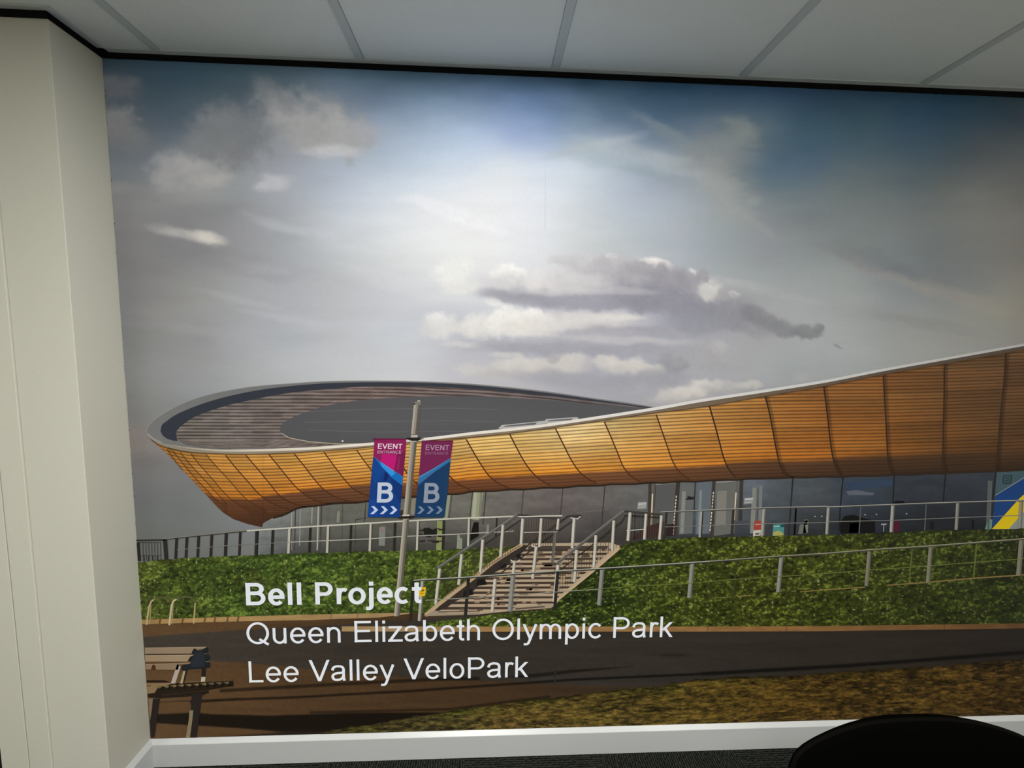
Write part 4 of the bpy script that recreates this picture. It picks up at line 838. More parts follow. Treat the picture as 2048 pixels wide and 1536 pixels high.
VER = spl([(640, 1462), (700, 1452), (745, 1446), (820, 1432), (880, 1424), (960, 1411), (1030, 1401), (1120, 1393), (1240, 1378), (1300, 1373), (1400, 1357), (1520, 1352), (1640, 1346), (1760, 1337), (1900, 1329), (2048, 1316)], 4)
ver = plx(VER)
def verge_tone(X, Y):
    b = table([640, 800, 900, 1000, 1150, 1300, 1450, 1600, 1800, 2060], [(74, 62, 34), (76, 66, 34), (84, 76, 38), (98, 80, 38), (98, 82, 36), (102, 84, 36), (98, 78, 30), (90, 68, 26), (82, 62, 24), (74, 54, 22)])(X)
    edge = Y - ver(X)
    gr = np.clip(fbm(X / 90, Y / 16, 501, 3) + .25 - edge / 60, 0, 1)[..., None] * np.interp(X, [640, 800, 1250, 1420, 1500, 2060], [.5, .9, .9, .8, .35, .15])[..., None]
    c = b * (1 - gr) + np.array([66, 70, 22]) * gr
    st = fbm(X / 16, Y / 3.4 + X / 50, 507, 4, .6); fi = fbm(X / 5, Y / 1.9, 511, 2)
    c = c * np.clip(1 + .85 * st + .45 * fi + .25 * fbm(X / 70, Y / 14, 517, 2), .25, 2)[..., None]
    hi = np.clip((st + .6 * fi - .45) * 2.2, 0, 1)[..., None]
    c = c * (1 - .4 * hi) + np.array([192, 154, 84]) * np.interp(X, [640, 1200, 2060], [.7, .95, .8])[..., None] * .4 * hi
    return c * (np.interp(X, [640, 1000, 1500, 2060], [.86, .80, .75, .74]) * np.clip(.55 + edge / 14, .55, 1))[..., None]
region('printed_grass', 640, XE, lambda x: ver(x) + 3.5 * fbm(x / 16, x * 0, 521, 3), lambda x: np.maximum(mb(x) + 3, ver(x) + 1), verge_tone, 8, mural, 2.2, 1.8, 'printed strip of dry yellow grass along the baseboard')

def kerb_tone(X, Y):
    b = table([280, 400, 600, 800, 1000, 1300, 1600, 1850, 2060], [(164, 130, 80), (170, 136, 86), (170, 138, 90), (166, 138, 96), (160, 124, 76), (152, 114, 68), (136, 99, 57), (114, 82, 47), (92, 66, 38)])(X)
    for xj, wj, kj in ((322, 1.6, .5), (367, 1.6, .5), (411, 1.6, .5), (431, 1.6, .5), (456, 1.6, .5), (477, 1.6, .5), (662, 1.0, .3), (714, 1.0, .3), (1418, 1.0, .25), (1576, 1.0, .25), (1890, 1.0, .25)):
        b = b * (1 - kj * np.clip(1.5 - np.abs(X - xj + (Y - 1238) * .2) / wj, 0, 1))[..., None]
    return .93 * b * (1 + .12 * fbm(X / 22, Y / 5, 601, 3))[..., None]
kl_top = plx([(280, 1238.5), (477, 1232), (640, 1227.5), (750, 1225.5), (822, 1224.5)])
region('printed_kerb', 282, 822, kl_top, lambda x: kl_top(x) + np.interp(x, [282, 477, 620, 760, 822], [9, 9.5, 11, 8.5, 1.5]), kerb_tone, 8, mural, 1.6, 2, 'printed sandy kerb under the left printed hedge')
region('printed_kerb', 684, XE, kerb_r, lambda x: kerb_r(x) + 10.2, kerb_tone, 8, mural, 2.5, 2, 'printed sandy kerb under the right printed hedge')
ramp = Ink(K8)
ramp.line([(80, 888), (300, 868), (650, 846)], 7, (126, 108, 60), 9); ramp = ramp.next('printed_path', 9, mural, 'printed short piece of sandy path edge in the right hedge')
ramp.line([(840, 830), (1200, 803), (1600, 768), (1990, 742)], 10, (118, 100, 56), 12); ramp.line([(1990, 742), (2400, 700), (3600, 590)], 12, (104, 86, 48))
ramp = ramp.next('printed_path', 9, mural, 'printed long sandy path edge at the right end of the mural')
ramp.k = K7; ramp.line([(1115, 881), (1280, 872)], 5, (120, 112, 60)); ramp.line([(1330, 868), (1430, 858)], 8, (126, 112, 62))
ramp.build('printed_path', 9, mural, 'printed thin sandy path edge nearest the steps')

# ---- printed railings
def railing(name, label, rails, posts, layer):
    """rails: list of (points, width, colour); posts: list of (points, width, colour[, dark side])"""
    root = Ink()
    for pts, w, c in rails: root.line(pts, w, c, raw=True)
    o = root.build(name, layer, mural, label)
    for po in posts:
        q = Ink(); q.line(po[0], po[1], po[2], raw=True)
        if len(po) > 3:
            (x0_, y0_), (x1_, y1_) = po[0][0], po[0][-1]; sft = po[1] * .36
            q.line([(x0_ + sft, y0_), (x1_ + sft, y1_)], po[1] * .38, po[3], raw=True)
        q.build('post', layer, o)
    return o
DK = (36, 34, 30); LG = (176, 172, 158); LG2 = (126, 124, 114)
r1 = T(K5, [(320, 238), (600, 208), (1000, 168), (1500, 135), (2048, 103)]) + T(K6, [(250, 172), (650, 152), (1130, 133), (1240, 130)])
r2 = T(K5, [(430, 323), (820, 291), (1350, 261), (2000, 234)]) + T(K6, [(250, 297), (620, 282), (1100, 257), (1180, 252)])
posts = []
for k, x, y0_, y1_, w, lt in [(K5, 332, 240, 402, 34, 0), (K5, 428, 230, 398, 24, 0), (K5, 512, 222, 394, 24, 0), (K5, 608, 212, 390, 24, 0), (K5, 715, 202, 388, 24, 0), (K5, 828, 190, 388, 26, 1), (K5, 948, 180, 380, 22, 0), (K5, 1080, 168, 368, 28, 1), (K5, 1216, 158, 362, 24, 0), (K5, 1354, 150, 356, 30, 2), (K5, 1522, 140, 350, 22, 0), (K5, 1670, 130, 352, 28, 2), (K5, 1855, 120, 345, 20, 0), (K5, 2018, 110, 345, 26, 2),
                         (K6, 208, 182, 425, 22, 0), (K6, 397, 172, 410, 24, 2), (K6, 607, 165, 405, 22, 0), (K6, 815, 150, 395, 24, 2), (K6, 1040, 145, 300, 14, 0)]:
    p = T(k, [(x, y0_), (x - 9 + (20 if x == 332 else 0), y1_)])
    if lt == 2: posts.append((p, w * k[2], LG, (66, 62, 54)))
    elif lt == 1: posts.append((T(k, [(x + 4, y0_), (x - 4, y1_)]), w * k[2], (44, 42, 36), (30, 28, 24)))
    else: posts.append((p, w * k[2], (42, 38, 34)))
railing('printed_handrail', 'printed grey handrail along the terrace left of the steps', [(r1[:4], 3.4, (66, 63, 56)), ([(x, y - 1) for x, y in r1[:4]], 1.3, (128, 126, 116)), (r1[2:], 3.0, (190, 186, 170)), (r2[:3], 1.2, (120, 120, 112)), (r2[2:], 1.8, (168, 164, 150))], posts, 5)
fence = Ink(K5)
fence.line([(92, 247), (335, 243)], 12, (44, 42, 38)); fence.line([(112, 262), (300, 264)], 5, (60, 58, 54)); fence.line([(105, 370), (300, 372)], 4, (56, 54, 50)); fence.line([(112, 262), (122, 415)], 26, (38, 34, 32))
for q in range(7): fence.line([(150 + 24 * q, 266), (156 + 24 * q, 412)], 6, (62, 60, 56))
for q in range(4): fence.line([(160 + 36 * q, 374), (162 + 36 * q, 420)], 10, (52, 46, 42))
fence.build('printed_gate', 5, mural, 'printed dark barred gate at the far left of the terrace')
r3 = T(K7, [(700, 181), (1040, 166), (1550, 146), (2048, 134)]) + T(K8, [(340, 148), (900, 126), (1460, 106), (2048, 90), (3600, 44)])
r4 = T(K7, [(735, 300), (1040, 290), (1550, 272), (2048, 265)]) + T(K8, [(340, 275), (900, 263), (1450, 240), (2048, 219), (3600, 166)])
posts = []
for k, x, y0_, y1_, w, lt in [(K7, 748, 182, 388, 20, 0), (K7, 1036, 172, 388, 26, 2), (K7, 1296, 162, 378, 22, 0), (K7, 1546, 150, 372, 28, 1), (K7, 1810, 150, 372, 14, 0), (K8, 48, 160, 392, 14, 0), (K8, 332, 150, 386, 26, 1), (K8, 614, 142, 378, 10, 3), (K8, 895, 132, 368, 30, 1), (K8, 1186, 126, 356, 10, 3), (K8, 1462, 112, 346, 28, 1), (K8, 1744, 104, 344, 16, 3), (K8, 2018, 95, 338, 34, 1), (K8, 2300, 86, 334, 14, 3), (K8, 2580, 76, 334, 30, 1), (K8, 2860, 68, 334, 14, 3), (K8, 3150, 60, 334, 30, 1)]:
    p = T(k, [(x, y0_), (x - 14, y1_)])
    if lt == 2: posts.append((p, w * k[2], (150, 150, 142), (36, 34, 32)))
    elif lt == 1: posts.append((p, w * k[2], (150, 148, 138) if x < 1000 or k is K7 else (128, 126, 112), (96, 94, 86)))
    elif lt == 3: posts.append((p, w * k[2], (82, 84, 80)))
    else: posts.append((p, w * k[2], (48, 46, 42)))
railing('printed_handrail', 'printed grey handrail along the terrace right of the steps', [(r3, 3.2, (70, 69, 64)), ([(x, y - .8) for x, y in r3], 1.3, (156, 153, 142)), (r4, 1.4, (112, 111, 104))], posts, 5)

# ---- printed steps with their rails
st = Ink(K6)
st.poly([(1240, 352), (1960, 345), (2048, 372), (1540, 800), (1500, 868), (1150, 905), (900, 930), (446, 944), (500, 905), (560, 850), (890, 592)], (172, 152, 124))
st.poly([(1300, 372), (1960, 372), (1930, 400), (1290, 404)], (70, 62, 54))
YS = [398, 432, 470, 508, 546, 586, 626, 664, 702, 742, 782, 824, 868]
def xl_(y): return float(np.interp(y, [360, 592, 850, 905], [1240, 890, 560, 500]))
def xr_(y): return float(np.interp(y, [360, 372, 800, 868], [2040, 2030, 1545, 1505]))
for i, y in enumerate(YS):
    h_ = 19 + .4 * i
    st.poly([(xl_(y) + 20, y + 3), (xr_(y) - 12, y - 4 + .6 * i), (xr_(y + h_) - 14, y - 4 + h_), (xl_(y + h_) + 20, y + h_ + 3)], (64, 52, 43))
    st.n = 2
st.n = 3
for i, y in enumerate(YS):                                  # worn and shadowed places on the treads
    for q in range(5):
        x = RNG.uniform(xl_(y) + 150, xr_(y) - 90); w_ = RNG.uniform(20, 70)
        st.poly([(x, y + 18), (x + w_, y + 17), (x + w_ - 6, y + 33), (x - 6, y + 34)], [(112, 94, 76), (148, 126, 102), (78, 66, 54)][q % 3]); st.n = 4
    for q in range(3):
        x = RNG.uniform(xl_(y) + 200, xr_(y) - 60); w_ = RNG.uniform(20, 50)
        st.poly([(x, y + 1), (x + w_, y), (x + w_ - 4, y + 15), (x - 4, y + 16)], (146, 122, 96)); st.n = 4
st.n = 5
st.poly([(1262, 362), (1300, 372), (1255, 420), (1180, 480), (1110, 545), (990, 605), (905, 680), (850, 740), (780, 790), (690, 830), (640, 870), (560, 905), (498, 922), (520, 880), (575, 845), (900, 596), (1150, 432)], (52, 44, 38))
for p in ([(1195, 445), (1225, 430), (1240, 470), (1195, 475)], [(1060, 520), (1110, 505), (1120, 545), (1050, 560)], [(880, 650), (940, 640), (960, 690), (870, 700)], [(770, 740), (830, 720), (850, 770), (760, 790)]):
    st.poly(p, (28, 24, 22))
st.n = 7
st.line([(1242, 362), (1050, 475), (892, 600), (560, 852), (505, 900), (455, 940)], 27, (176, 152, 116), 34); st.n = 8
st.line([(2046, 384), (1820, 580), (1545, 806), (1498, 862)], 24, (182, 158, 126), 18)
st.poly([(440, 946), (520, 902), (620, 905), (640, 925), (900, 915), (900, 934)], (150, 134, 112)); st.poly([(1150, 905), (1480, 880), (1500, 868), (1490, 842), (1180, 876)], (160, 142, 118)); st.line([(1190, 888), (1430, 868)], 12, (84, 70, 58)); st.line([(560, 912), (900, 905)], 9, (96, 82, 70))
stairs = st.build('printed_staircase', 9, mural, 'printed flight of pale concrete steps up the hedge bank')
st.n = 0
RAILC = (88, 86, 80); RAILD = (48, 46, 42); PST = (190, 184, 170)
def stair_rail(label, lines, posts, bal, k):
    q = Ink(k)
    for a, b, c in bal: q.line([a, b], c, (72, 62, 46)); q.n = 1
    for pts, w, c in lines: q.line(pts, w, c)
    o = q.build('stair_rail', 10, stairs, label)
    p_ = Ink(k)
    for a, b, w, c in posts:
        p_ = Ink(k); p_.n = 30; p_.line([a, b], w, c); p_.line([(a[0] + w * .36, a[1]), (b[0] + w * .36, b[1])], w * .26, (112, 104, 92))
        p_.build('stair_post', 10, stairs)
bal = []
for x in np.arange(610, 1240, 21): bal.append(((x, 600 - (x - 600) * .66), (x - 8, 812 - (x - 600) * .69), 4))
for x in np.arange(1262, 1540, 20): bal.append(((x, 152), (x - 6, 372), 5))
stair_rail('printed left rail of the steps with thin bars',
           [([(590, 606), (920, 372), (1262, 142)], 9, RAILD), ([(600, 795), (900, 575), (1230, 372)], 7, (110, 92, 64)), ([(550, 556), (880, 335), (1210, 117)], 22, RAILC), ([(550, 549), (880, 328), (1206, 111)], 6, (130, 128, 120)), ([(1205, 118), (1290, 122), (1400, 136), (1560, 150)], 14, (60, 58, 52)), ([(1225, 134), (1420, 128), (1575, 126)], 9, (206, 200, 184)), ([(1260, 262), (1540, 256)], 6, (176, 170, 156))],
           [((574, 558), (540, 850), 27, PST), ((752, 440), (728, 690), 26, PST), ((925, 320), (905, 588), 26, PST), ((1090, 200), (1070, 462), 25, PST), ((1252, 148), (1238, 358), 26, PST), ((1404, 146), (1388, 372), 24, PST), ((1544, 150), (1534, 240), 22, PST)], bal, K6)
stair_rail('printed double rail down the middle of the steps',
           [([(980, 602), (1300, 362), (1620, 130), (1730, 124)], 13, RAILD), ([(1066, 600), (1380, 362), (1690, 146)], 11, RAILD), ([(1640, 142), (1700, 152), (1722, 130)], 8, (196, 190, 176)), ([(1322, 372), (1360, 384), (1400, 370)], 9, (196, 190, 176)), ([(1150, 486), (1185, 510), (1230, 486)], 9, (190, 184, 170))],
           [((1672, 148), (1656, 392), 27, PST), ((1362, 376), (1332, 640), 26, PST), ((1185, 500), (1172, 600), 24, PST), ((1026, 640), (1002, 910), 28, PST), ((1514, 260), (1494, 515), 24, (92, 90, 82))], [], K6)
bal = []
for x in np.arange(1560, 2040, 22): bal.append(((x, 540 - (x - 1545) * .76), (x - 8, 760 - (x - 1545) * .79), 4))
for x in np.arange(2050, 2180, 20): bal.append(((x, 175 - (x - 2050) * .6), (x - 6, 400 - (x - 2050) * .5), 4))
for x in np.arange(2170, 2400, 19): bal.append(((x, 95 + (x - 2170) * .10), (x - 6, 325), 4))
def k7to6(p): return ((K7[0] + p[0] * K7[2] - K6[0]) / K6[2], (K7[1] + p[1] * K7[2] - K6[1]) / K6[2])
stair_rail('printed right rail of the steps with thin bars',
           [([(1562, 566), (1800, 380), (2060, 178), k7to6((410, 205)), k7to6((590, 215)), k7to6((700, 225))], 10, RAILD), ([(1524, 522), (1800, 300), (2060, 100), k7to6((400, 172))], 24, RAILC), ([(1520, 512), (1800, 290), (2060, 90), k7to6((405, 165))], 6, (128, 126, 118)), ([k7to6((400, 170)), k7to6((590, 186)), k7to6((712, 200))], 14, (60, 58, 52)), ([k7to6((420, 330)), k7to6((560, 318))], 7, (190, 186, 170))],
           [((1540, 528), (1508, 830), 30, PST), ((1692, 405), (1674, 668), 26, PST), ((1850, 285), (1832, 545), 26, PST), ((1996, 165), (1982, 412), 25, PST), (k7to6((450, 180)), k7to6((432, 412)), 27, PST), (k7to6((580, 192)), k7to6((566, 402)), 24, PST), (k7to6((706, 205)), k7to6((690, 402)), 24, PST)], bal, K6)

r5 = T(K6, [(358, 657), (450, 649), (800, 630), (1150, 604), (1550, 579)]) + T(K7, [(230, 639), (600, 616), (1100, 582), (1700, 538)]) + T(K8, [(300, 553), (700, 520), (1200, 489), (2048, 424), (3600, 300)])
r6 = T(K6, [(455, 816), (800, 797), (1100, 780), (1550, 746), (1870, 725)]) + T(K7, [(250, 800), (600, 776), (930, 760), (1300, 727), (1650, 705), (2048, 680)]) + T(K8, [(650, 697), (1040, 672), (1600, 628), (1980, 600), (3600, 470)])
posts = []
for k, x, y0_, y1_, w, lt in [(K6, 358, 660, 982, 22, 0), (K6, 432, 654, 985, 28, 2), (K6, 808, 636, 944, 26, 0), (K6, 1172, 606, 908, 38, 1), (K6, 1537, 586, 892, 26, 0), (K6, 1900, 560, 858, 34, 1),
                         (K7, 590, 622, 912, 18, 4), (K7, 957, 598, 880, 34, 1), (K7, 1320, 575, 860, 14, 4), (K7, 1684, 542, 832, 32, 1), (K8, 302, 562, 860, 12, 4), (K8, 686, 533, 836, 34, 1), (K8, 1060, 515, 800, 12, 5), (K8, 1222, 493, 802, 34, 1), (K8, 1622, 470, 760, 14, 5), (K8, 2014, 432, 745, 42, 1), (K8, 2420, 400, 720, 14, 5), (K8, 2820, 368, 690, 40, 1)]:
    p = T(k, [(x, y0_), (x - 26, y1_)])
    if lt == 2: posts.append((p, w * k[2], (164, 162, 150), (104, 100, 92)))
    elif lt == 1: posts.append((p, w * k[2], (134, 134, 126) if k is not K8 else (116, 112, 96), (96, 96, 88) if k is not K8 else (90, 86, 72)))
    elif lt == 4: posts.append((p, w * k[2], (54, 60, 28)))
    elif lt == 5: posts.append((p, w * k[2], (84, 92, 42)))
    else: posts.append((p, w * k[2], (40, 38, 34)))
low = railing('printed_handrail', 'printed lower handrail crossing in front of the steps and right hedge', [(r5[:9], 4.2, (54, 54, 48)), (r5[8:], 4.0, (66, 64, 50)), ([(x, y - 1) for x, y in r5[:8]], 1.8, (168, 166, 150)), ([(x, y - 1) for x, y in r5[7:]], 1.8, (134, 132, 108)), (r6[:5], 1.5, (140, 140, 124)), (r6[4:], 1.4, (100, 108, 54))], posts, 11)
yt = Ink(K6); yt.poly([(406, 712), (460, 708), (452, 780), (398, 786)], (214, 176, 32)); yt.poly([(420, 728), (446, 726), (442, 742), (418, 744)], (120, 92, 20)); yt.line([(414, 760), (440, 758)], 8, (150, 118, 24))
yt.build('warning_tag', 12, low, 'printed yellow tag on the end post')

# ---- printed bike stands
for lab, parts in (('printed cycle stand nearest the pillar', [([(183, 935), (203, 785), (222, 745), (250, 722)], 13, (176, 160, 120)), ([(208, 930), (218, 775)], 10, (150, 132, 92)), ([(236, 726), (290, 712), (362, 708), (392, 722)], 9, (92, 86, 58))]),
                   ('printed cycle stand with a rounded top before the left hedge', [([(368, 938), (386, 780), (402, 742), (436, 718)], 14, (186, 170, 130)), ([(388, 930), (400, 765)], 9, (150, 134, 96)), ([(420, 722), (480, 708), (545, 712), (578, 742), (584, 765)], 11, (88, 84, 58)), ([(568, 926), (580, 758)], 11, (172, 152, 104))])):
    q = Ink(K5)
    for pts, w, c in parts: q.line(pts, w, c)
    q.build('printed_cycle_stand', 9, mural, lab)

# ---- printed lamp post with its two banners
pole = Ink()
def pole_edge(y):
    t = (y - 805) / (1231 - 805); return 828.5 + (788.5 - 828.5) * t, 842 + (799.5 - 842) * t
ys_ = [806, 880, 950, 1040, 1130, 1231]
for y0_, y1_ in zip(ys_[:-1], ys_[1:]):
    (a, b), (c, d) = pole_edge(y0_), pole_edge(y1_)
    for u0, u1, col in ((0, .3, (168, 160, 142)), (.3, .62, (140, 133, 118)), (.62, 1, (92, 86, 76))):
        pole.poly([(a + (b - a) * u0, y0_), (a + (b - a) * u1, y0_), (c + (d - c) * u1, y1_), (c + (d - c) * u0, y1_)], col, raw=True, flat=True)
pole.n = 2
pole.k = K2; pole.poly([(502, 348), (545, 332), (558, 322), (575, 332), (574, 360), (520, 362)], (120, 116, 106)); pole.poly([(502, 348), (528, 344), (524, 362)], (60, 58, 52)); pole.line([(548, 328), (568, 330)], 8, (190, 186, 172))
post = pole.build('printed_lamp_post', 12, mural, 'printed grey post carrying two event banners')
cl = Ink(K10)
cl.poly([(832, 72), (938, 70), (934, 116), (828, 116)], (176, 170, 156)); cl.line([(832, 70), (938, 68)], 8, (40, 38, 34)); cl.poly([(735, 124), (830, 118), (940, 116), (1045, 128), (985, 150), (930, 172), (850, 172), (780, 150)], (34, 30, 30)); cl.line([(748, 160), (830, 176)], 12, (226, 218, 200)); cl.line([(850, 178), (920, 178)], 12, (210, 200, 178)); cl.line([(985, 140), (1040, 132)], 10, (170, 160, 140))
cl = cl.next('clamp', 13, post)
cl.poly([(690, 1362), (808, 1356), (800, 1400), (684, 1400)], (190, 184, 168)); cl.poly([(612, 1405), (690, 1385), (806, 1382), (905, 1384), (880, 1412), (790, 1428), (690, 1430), (640, 1420)], (36, 32, 30)); cl.line([(690, 1432), (790, 1430)], 10, (160, 150, 132)); cl.poly([(840, 1110), (908, 1090), (890, 1350), (850, 1376), (818, 1340)], (128, 124, 108)); cl.poly([(650, 1290), (700, 1285), (690, 1370), (640, 1370)], (52, 48, 42))
cl.build('clamp', 13, post)

# ---- lettering: strokes on a 2048-unit em, widths differ for upright and level strokes
def arc(cx, cy, rx, ry, a0, a1, n=20):
    return [(cx + rx * math.cos(math.radians(a0 + (a1 - a0) * i / n)), cy + ry * math.sin(math.radians(a0 + (a1 - a0) * i / n))) for i in range(n + 1)]
def S(*p): return ('s', list(p))
def SP(p): return ('s', p)
def HQ(x0, y0, x1, y1, w): return ('q', (x0, y0, x1, y1, w))       # slanting stroke cut level at both ends
def SM(*p): return ('s', spl(list(p), 6))
O_ = arc(569, 531, 403, 475, 0, 360, 36)
def bowl(cx): return ('s', arc(cx, 531, 369, 475, 0, 360, 32))
def arch(x0, x1, y=640, top=1006): return [(x0, y - 60)] + arc((x0 + x1) / 2, y, (x1 - x0) / 2, top - y, 170, 0, 14) + [(x1, 0)]
REG = {
 ' ': (569, []), 'l': (455, [S((224, 0), (224, 1466))]), 'i': (455, [S((226, 0), (226, 1062)), S((226, 1262), (226, 1466))]),
 'h': (1139, [S((225, 0), (225, 1466)), SP(arch(225, 903))]), 'n': (1139, [S((225, 0), (225, 1062)), SP(arch(225, 903))]),
 'm': (1706, [S((225, 0), (225, 1062)), SP(arch(225, 856)), SP(arch(856, 1484))]),
 'u': (1139, [S((905, 0), (905, 1062)), SP([(222, 1062)] + arc(563, 420, 341, 364, 180, 350, 14))]),
 'e': (1139, [SP(arc(572, 531, 402, 475, 3, 325, 30)), S((150, 532), (1046, 532))]), 'o': (1139, [SP(O_)]),
 'c': (1024, [SP(arc(565, 531, 400, 475, 42, 322, 28))]), 'b': (1139, [S((224, 0), (224, 1466)), bowl(593)]), 'p': (1139, [S((224, -407), (224, 1062)), bowl(593)]),
 'a': (1139, [SM((150, 735), (230, 920), (400, 1000), (580, 1008), (780, 960), (872, 800), (872, 500), (880, 200), (930, 0)), SM((875, 600), (700, 555), (430, 530), (220, 430), (168, 290), (240, 130), (430, 66), (640, 100), (810, 220), (874, 400))]),
 't': (569, [SP([(280, 1400), (280, 260)] + arc(420, 225, 140, 152, 180, 275, 8) + [(530, 82)]), S((36, 992), (528, 992))]),
 'z': (1024, [S((75, 990), (945, 990)), S((40, 74), (980, 74)), HQ(830, 1000, 160, 70, 235)]),
 'y': (1024, [HQ(120, 1062, 560, 0, 196), SM((922, 1062), (760, 640), (560, 90), (470, -170), (380, -310), (250, -345), (120, -332))]),
 'r': (682, [S((225, 0), (225, 1062)), SM((225, 560), (260, 800), (360, 955), (480, 988), (600, 970), (690, 930))]),
 'k': (1024, [S((226, 0), (226, 1466)), HQ(880, 1062, 330, 480, 250), HQ(480, 620, 915, 0, 225)]),
 'E': (1366, [S((265, 0), (265, 1466)), S((168, 1380), (1228, 1380)), S((168, 766), (1172, 766)), S((168, 86), (1257, 86))]),
 'P': (1366, [S((255, 0), (255, 1466)), SP([(160, 1380), (770, 1380)] + arc(770, 1032, 400, 348, 80, -80, 16) + [(770, 684), (160, 684)])]),
 'L': (1139, [S((245, 0), (245, 1466)), S((150, 86), (1066, 86))]),
 'O': (1593, [SP(arc(796, 731, 618, 672, 0, 360, 40))]), 'Q': (1593, [SP(arc(796, 731, 618, 672, 0, 360, 40)), S((880, 330), (1080, 190), (1450, -60))]),
 'V': (1366, [HQ(108, 1466, 683, 0, 205), HQ(1258, 1466, 683, 0, 205)]),
 'N': (1479, [S((250, 0), (250, 1466)), S((1225, 0), (1225, 1466)), HQ(280, 1466, 1195, 0, 240)]), 'T': (1251, [S((625, 0), (625, 1466)), S((48, 1380), (1203, 1380))]),
 'R': (1479, [S((258, 0), (258, 1466)), SP([(160, 1380), (850, 1380)] + arc(850, 1030, 380, 350, 80, -80, 16) + [(850, 680), (160, 680)]), HQ(800, 690, 1290, 0, 240)]),
 'A': (1366, [HQ(683, 1466, 100, 0, 205), HQ(683, 1466, 1266, 0, 205), S((290, 520), (1080, 520))]),
 'C': (1479, [SP(arc(770, 731, 600, 672, 38, 322, 34))]),
}
BOLD = {
 ' ': (569, []), 'l': (569, [S((284, 0), (284, 1466))]),
 'B': (1479, [S((298, 0), (298, 1466)), SP([(150, 1346), (800, 1346)] + arc(800, 1068, 345, 278, 85, -85, 14) + [(800, 790), (150, 790)]), SP([(150, 790), (830, 790)] + arc(830, 455, 400, 335, 85, -85, 14) + [(830, 120), (150, 120)])]),
 'e': (1139, [SP(arc(570, 531, 375, 448, 3, 318, 30)), S((160, 520), (1080, 520))]),
 'P': (1366, [S((298, 0), (298, 1466)), SP([(150, 1346), (770, 1346)] + arc(770, 1012, 350, 334, 85, -85, 16) + [(770, 678), (150, 678)])]),
 'r': (797, [S((276, 0), (276, 1062)), SM((276, 500), (320, 760), (420, 905), (560, 960), (690, 940), (770, 905))]),
 'o': (1251, [SP(arc(625, 531, 412, 448, 0, 360, 36))]), 'j': (569, [SM((284, 1062), (284, 500), (284, 0), (270, -180), (190, -290), (60, -305), (-60, -292)), S((284, 1206), (284, 1466))]),
 'c': (1139, [SP(arc(580, 531, 390, 448, 48, 312, 28))]), 't': (682, [SP([(335, 1380), (335, 300)] + arc(475, 260, 140, 140, 180, 275, 8) + [(640, 118)]), S((30, 952), (636, 952))]),
}
def text_polys(txt, font, wx, wy, track=0):
    """list of (depth step, outline); each stroke of a letter gets its own hair-thin step so that strokes never share a plane"""
    out = []; x = 0
    for ch in txt:
        adv, strokes = font[ch]
        for sn, (kind, d) in enumerate(strokes):
            if kind == 'q':
                x0_, y0_, x1_, y1_, w = d; w *= wx / 185.0
                out.append((sn, [(x + x0_ - w / 2, y0_), (x + x0_ + w / 2, y0_), (x + x1_ + w / 2, y1_), (x + x1_ - w / 2, y1_)]))
                continue
            p = [np.array(q, float) for q in d]; m = len(p); closed = np.hypot(*(p[0] - p[-1])) < 1
            L = []; R = []
            for i in range(m):
                a = p[i - 1] if i else (p[-2] if closed else p[0]); b = p[i + 1] if i < m - 1 else (p[1] if closed else p[-1])
                t = b - a; t = t / (np.hypot(*t) + 1e-9); n = np.array([-t[1], t[0]])
                hw = math.hypot(wx * n[0], wy * n[1]) / 2
                L.append(p[i] + n * hw); R.append(p[i] - n * hw)
            for i in range(m - 1):
                out.append((sn, [tuple(q + np.array([x, 0])) for q in (L[i], L[i + 1], R[i + 1], R[i])]))
        x += adv + track
    return out, x - track

def film_wall(name, polys, col, layer, parent, label=None):
    """flat shapes given directly in wall coordinates"""
    v = []; f = []; sd = []
    for sn, p in polys:
        b = len(v); v += p; f.append(list(range(b, b + len(p)))); sd += [sn * 0.000004] * len(p)
    v = np.array(v); me = bpy.data.meshes.new(name)
    me.from_pydata([(x, -0.0008 - 0.0003 * layer - e, z) for (x, z), e in zip(v, sd)], [], f)
    a = me.color_attributes.new('ink', 'FLOAT_COLOR', 'POINT')
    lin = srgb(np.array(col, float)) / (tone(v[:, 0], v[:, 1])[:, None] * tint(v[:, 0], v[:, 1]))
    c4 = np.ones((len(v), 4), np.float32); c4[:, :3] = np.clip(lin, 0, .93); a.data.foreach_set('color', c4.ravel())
    o = link_mesh(name, me, M_PRINT, parent)
    if label: o['label'] = label
    return o

def wall_text(txt, font, wx, wy, left, right, top, cap=1466, lsb=0, rsb=0, col=(222, 225, 227), label=None):
    """left/right: photo positions of the ends of the baseline; top: photo position of the top of the first capital"""
    polys, w = text_polys(txt, font, wx, wy)
    xl, zl = at(*left); xr, zr = at(*right); xt, zt = at(*top)
    sx = (xr - xl) / (w - lsb - rsb); sz = (zt - zl) / cap; slope = (zr - zl) / (xr - xl)
    start = 0.0
    for wi, word in enumerate(txt.split(' ')):                            # each word is a part of its own
        pw, ww = text_polys(word, font, wx, wy)
        P = [(sn, [(float(xl + (x + start - lsb) * sx), float(zl + y * sz + (x + start - lsb) * sx * slope)) for x, y in p]) for sn, p in pw]
        film_wall('lettering', P, col, 15, mural, '%s white word of the %s' % (('first', 'second', 'third', 'fourth')[wi], label))
        start += ww + font[' '][0]
wall_text('Bell Project', BOLD, 288, 236, (494, 1209), (843.5, 1204.5), (493, 1164.3), lsb=150, rsb=42, label='bold top line of lettering')
wall_text('Queen Elizabeth Olympic Park', REG, 178, 156, (495.3, 1286.2), (1344, 1272), (495, 1243.2), lsb=86, rsb=0, label='middle line of lettering')
wall_text('Lee Valley VeloPark', REG, 178, 156, (500, 1363), (1056.3, 1351.8), (499.5, 1320.5), lsb=150, rsb=0, label='bottom line of lettering')

